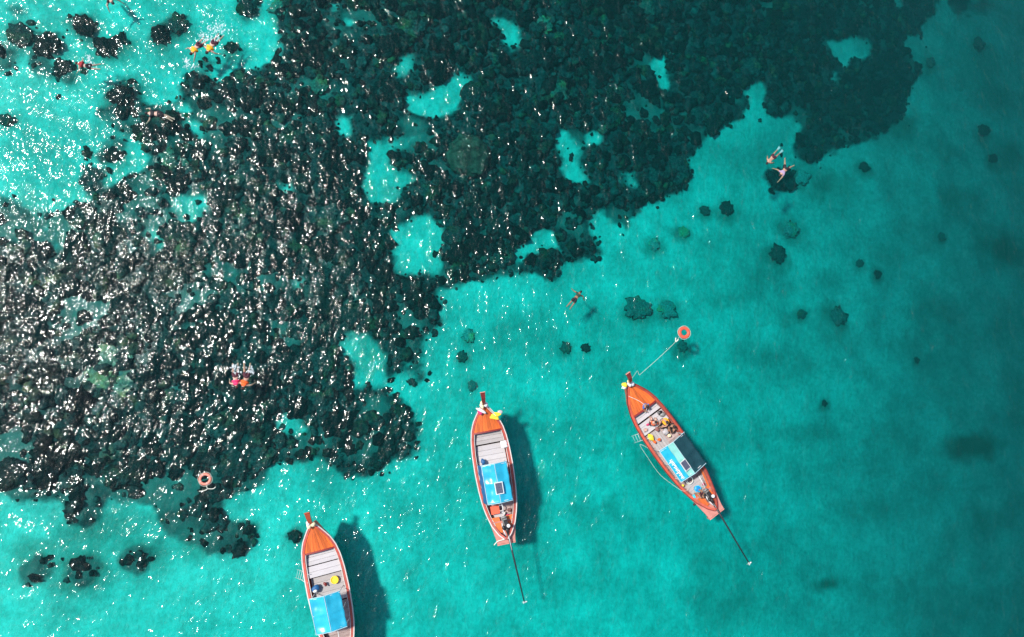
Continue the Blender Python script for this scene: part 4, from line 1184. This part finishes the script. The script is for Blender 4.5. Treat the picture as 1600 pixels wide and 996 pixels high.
def pt(x, y, z=0.0): return (x, y, z)
def swim(armL, armR, legL, legR, z=0.0, kick=.0):
    """prone at the surface; arms and legs given by plan angles in degrees (0 ahead, 180 aft, + to the left)"""
    def seg(p, a, l, dz): a = math.radians(a); return (p[0] + l * math.cos(a), p[1] + l * math.sin(a), p[2] + dz)
    po = {'spine': [(0, 0, z - .06), (.32, 0, z - .05), (.52, 0, z - .045), (.72, 0, z - .06)], 'back': (0, 0, 1)}
    for k, sd, arm, leg in (('L', 1, armL, legL), ('R', -1, armR, legR)):
        s = (.42, .175 * sd, z - .06); e = seg(s, arm[0], .25, -.11); w_ = seg(e, arm[1], .20, -.14)
        po['arm' + k] = [e, w_]
        h = (-.05, .095 * sd, z - .07); kn = seg(h, leg[0], .40, -.11 + kick * sd); an = seg(kn, leg[1], .38, -.06 - kick * sd); to = seg(an, leg[1], .17, 0)
        po['leg' + k] = [kn, an, to]
    return po
def place(px, py, hx, hy, label, pose, z=0.0, **kw):
    """px,py: picture point of the hips; hx,hy: picture point of the head"""
    a = at(px, py, z); b_ = at(hx, hy, z)
    ang = math.atan2(b_.y - a.y, b_.x - a.x)
    kw['scale'] = kw.get('scale', 1) * .9
    return person(a, ang, label, pose, **kw)

place(308, 73, 297, 86, 'left snorkeller in an orange vest, hand in hand in the bright lagoon', swim((20, 8), (-100, -60), (176, 178), (186, 184), .05), skin='skin_l', vest='vest_o', shorts='swim_m', scale=.95)
place(332, 70, 322, 84, 'right snorkeller in an orange vest, legs trailing foam in the lagoon', swim((95, 140), (-110, -80), (176, 178), (187, 186), .05), skin='skin_l', vest='vest_o', shorts='swim_m')
place(368, 590, 369, 606, 'swimmer in a bright pink vest beside one in red and orange', swim((120, 160), (-110, -170), (172, 178), (188, 182), .05), skin='skin_l', vest='vest_p', shorts='swim_m', scale=.93)
place(385, 591, 379, 606, 'swimmer in a red orange vest over the glittering reef', swim((110, 150), (-120, -165), (200, 192), (212, 206), .05), skin='skin', vest='vest_r', shorts='swim_m')
place(134, 103, 124, 100, 'small snorkeller in a dark red vest beside lagoon boulders', swim((100, 40), (-100, -40), (190, 200), (205, 215), .03), skin='skin_l', vest='vest_d', shorts='swim_k', scale=.85)
place(246, 178, 232, 177, 'swimmer in black on the dark reef headland, pale legs spread', swim((70, 30), (-60, -10), (195, 160), (155, 150), .0), skin='skin_l', shirt='swim_k', shorts='swim_k')
place(166, -8, 173, 1, 'swimmer in black cut off by the upper edge above the lagoon', swim((60, 30), (-60, -20), (180, 175), (185, 180), .0), skin='skin_l', shirt='swim_k', shorts='swim_k')
place(1207, 247, 1195, 259, 'bare-backed swimmer in maroon trunks with short pale fins', swim((150, 165), (-150, -165), (172, 178), (186, 182), .02), skin='skin', shorts='swim_m', fins=True, scale=.92, mask=False)
place(1227, 265, 1214, 280, 'swimmer in a lilac shirt and black shorts, all limbs spread', swim((14, 4), (-100, -80), (168, 160), (205, 214), .02), skin='skin', shirt='lilac', shorts='swim_k', scale=.97, mask=False)
place(900, 466, 907, 457, 'lone snorkeller in dark green over the open sand', swim((95, 70), (-60, -120), (178, 175), (188, 184), -.03), skin='skin_d', shirt='dgreen', shorts='swim_k', scale=.85)

# people aboard: seated figures, x ahead, z up
def seated(armL, armR, lean=.1, z=0, knees=.38, spread=.16):
    return {'spine': [(0, 0, z + .12), (lean * .6, 0, z + .44), (lean, 0, z + .62), (lean * 1.3, 0, z + .86)], 'back': (-1, 0, .0), 'face': (1, 0, 0),
            'armL': armL, 'armR': armR,
            'legL': [(.42, spread, z + .16 + knees * .3), (.50, spread + .03, z - .22), (.66, spread + .04, z - .26)],
            'legR': [(.42, -spread, z + .16 + knees * .3), (.52, -spread - .02, z - .22), (.68, -spread - .03, z - .26)]}
def sit(b, px, py, z, head, label, pose, **kw):
    p = b.M @ b.loc(px, py, z)
    return person(p, head, label, pose, mask=False, **kw)
A1 = ([(.22, .26, .38), (.44, .14, .32)], [(.22, -.26, .38), (.44, -.14, .32)])
sit(B3, 1003, 632, .42, B3.ang + math.pi, 'person in a blue shirt sitting on the front bench of the boat', seated(*A1, lean=.18), skin='skin_d', shirt='bluecloth', shorts='swim_k', scale=.9)
sit(B3, 1038, 658, .44, B3.ang + 1.6, 'person in a bright orange vest sitting by the starboard rail', seated(*A1, lean=.12), skin='skin', vest='vest_o', shorts='swim_k', scale=.9)
sit(B3, 1018, 664, .44, B3.ang - .8, 'person in a coral red top sitting amidships on the boat', seated([(.2, .28, .36), (.42, .2, .2)], [(.2, -.28, .36), (.4, -.24, .2)], lean=.2), skin='skin_l', shirt='vest_r', shorts='swim_m', scale=.88)
sit(B3, 1047, 663, .44, B3.ang + math.pi * .8, 'person in dark clothes sitting right before the navy canopy side', seated(*A1, lean=.15), skin='skin_d', shirt='swim_k', shorts='swim_k', scale=.88)
sit(B3, 1098, 775, .42, B3.ang + .3, 'boatman in black crouching in front of the engine', seated(*A1, lean=.22), skin='skin_d', shirt='swim_k', shorts='swim_m', scale=.88)

# foam kicked up by the swimmers
mf = NT('foam'); mf.b.inputs['Base Color'].default_value = (.9, .95, .95, 1); mf.b.inputs['Roughness'].default_value = .6; mf.b.inputs['Alpha'].default_value = .5
def foam(spots, lab):
    mb = MB()
    for px, py, rx, ry, n_ in spots:
        for _ in range(n_):
            u = px + random.gauss(0, rx * .5); w_ = py + random.gauss(0, ry * .5); p = at(u, w_, .03)
            r = random.uniform(.008, .036) * (1.6 if random.random() < .12 else 1)
            s_ = random.uniform(1, 2.6)
            mb.blob((p.x, p.y, .025), (r / s_ ** .3, r * s_ ** .7, .014), random.randrange(40), .3, 1, random.uniform(-.6, .6))
    o = mb.build('foam', mf.m, None, True); tag(o, lab, 'foam', None, 'stuff')
foam([(318, 60, 10, 8, 90), (340, 46, 22, 12, 170), (334, 62, 8, 8, 50), (291, 96, 6, 8, 60), (300, 104, 14, 5, 40)], 'white froth round the snorkellers in orange vests')
foam([(370, 580, 8, 10, 60), (392, 580, 8, 9, 60), (366, 572, 8, 4, 40)], 'white froth behind the pink and red vests')
foam([(138, 92, 5, 8, 50), (142, 100, 6, 4, 20)], 'white froth beside the dark red vest')
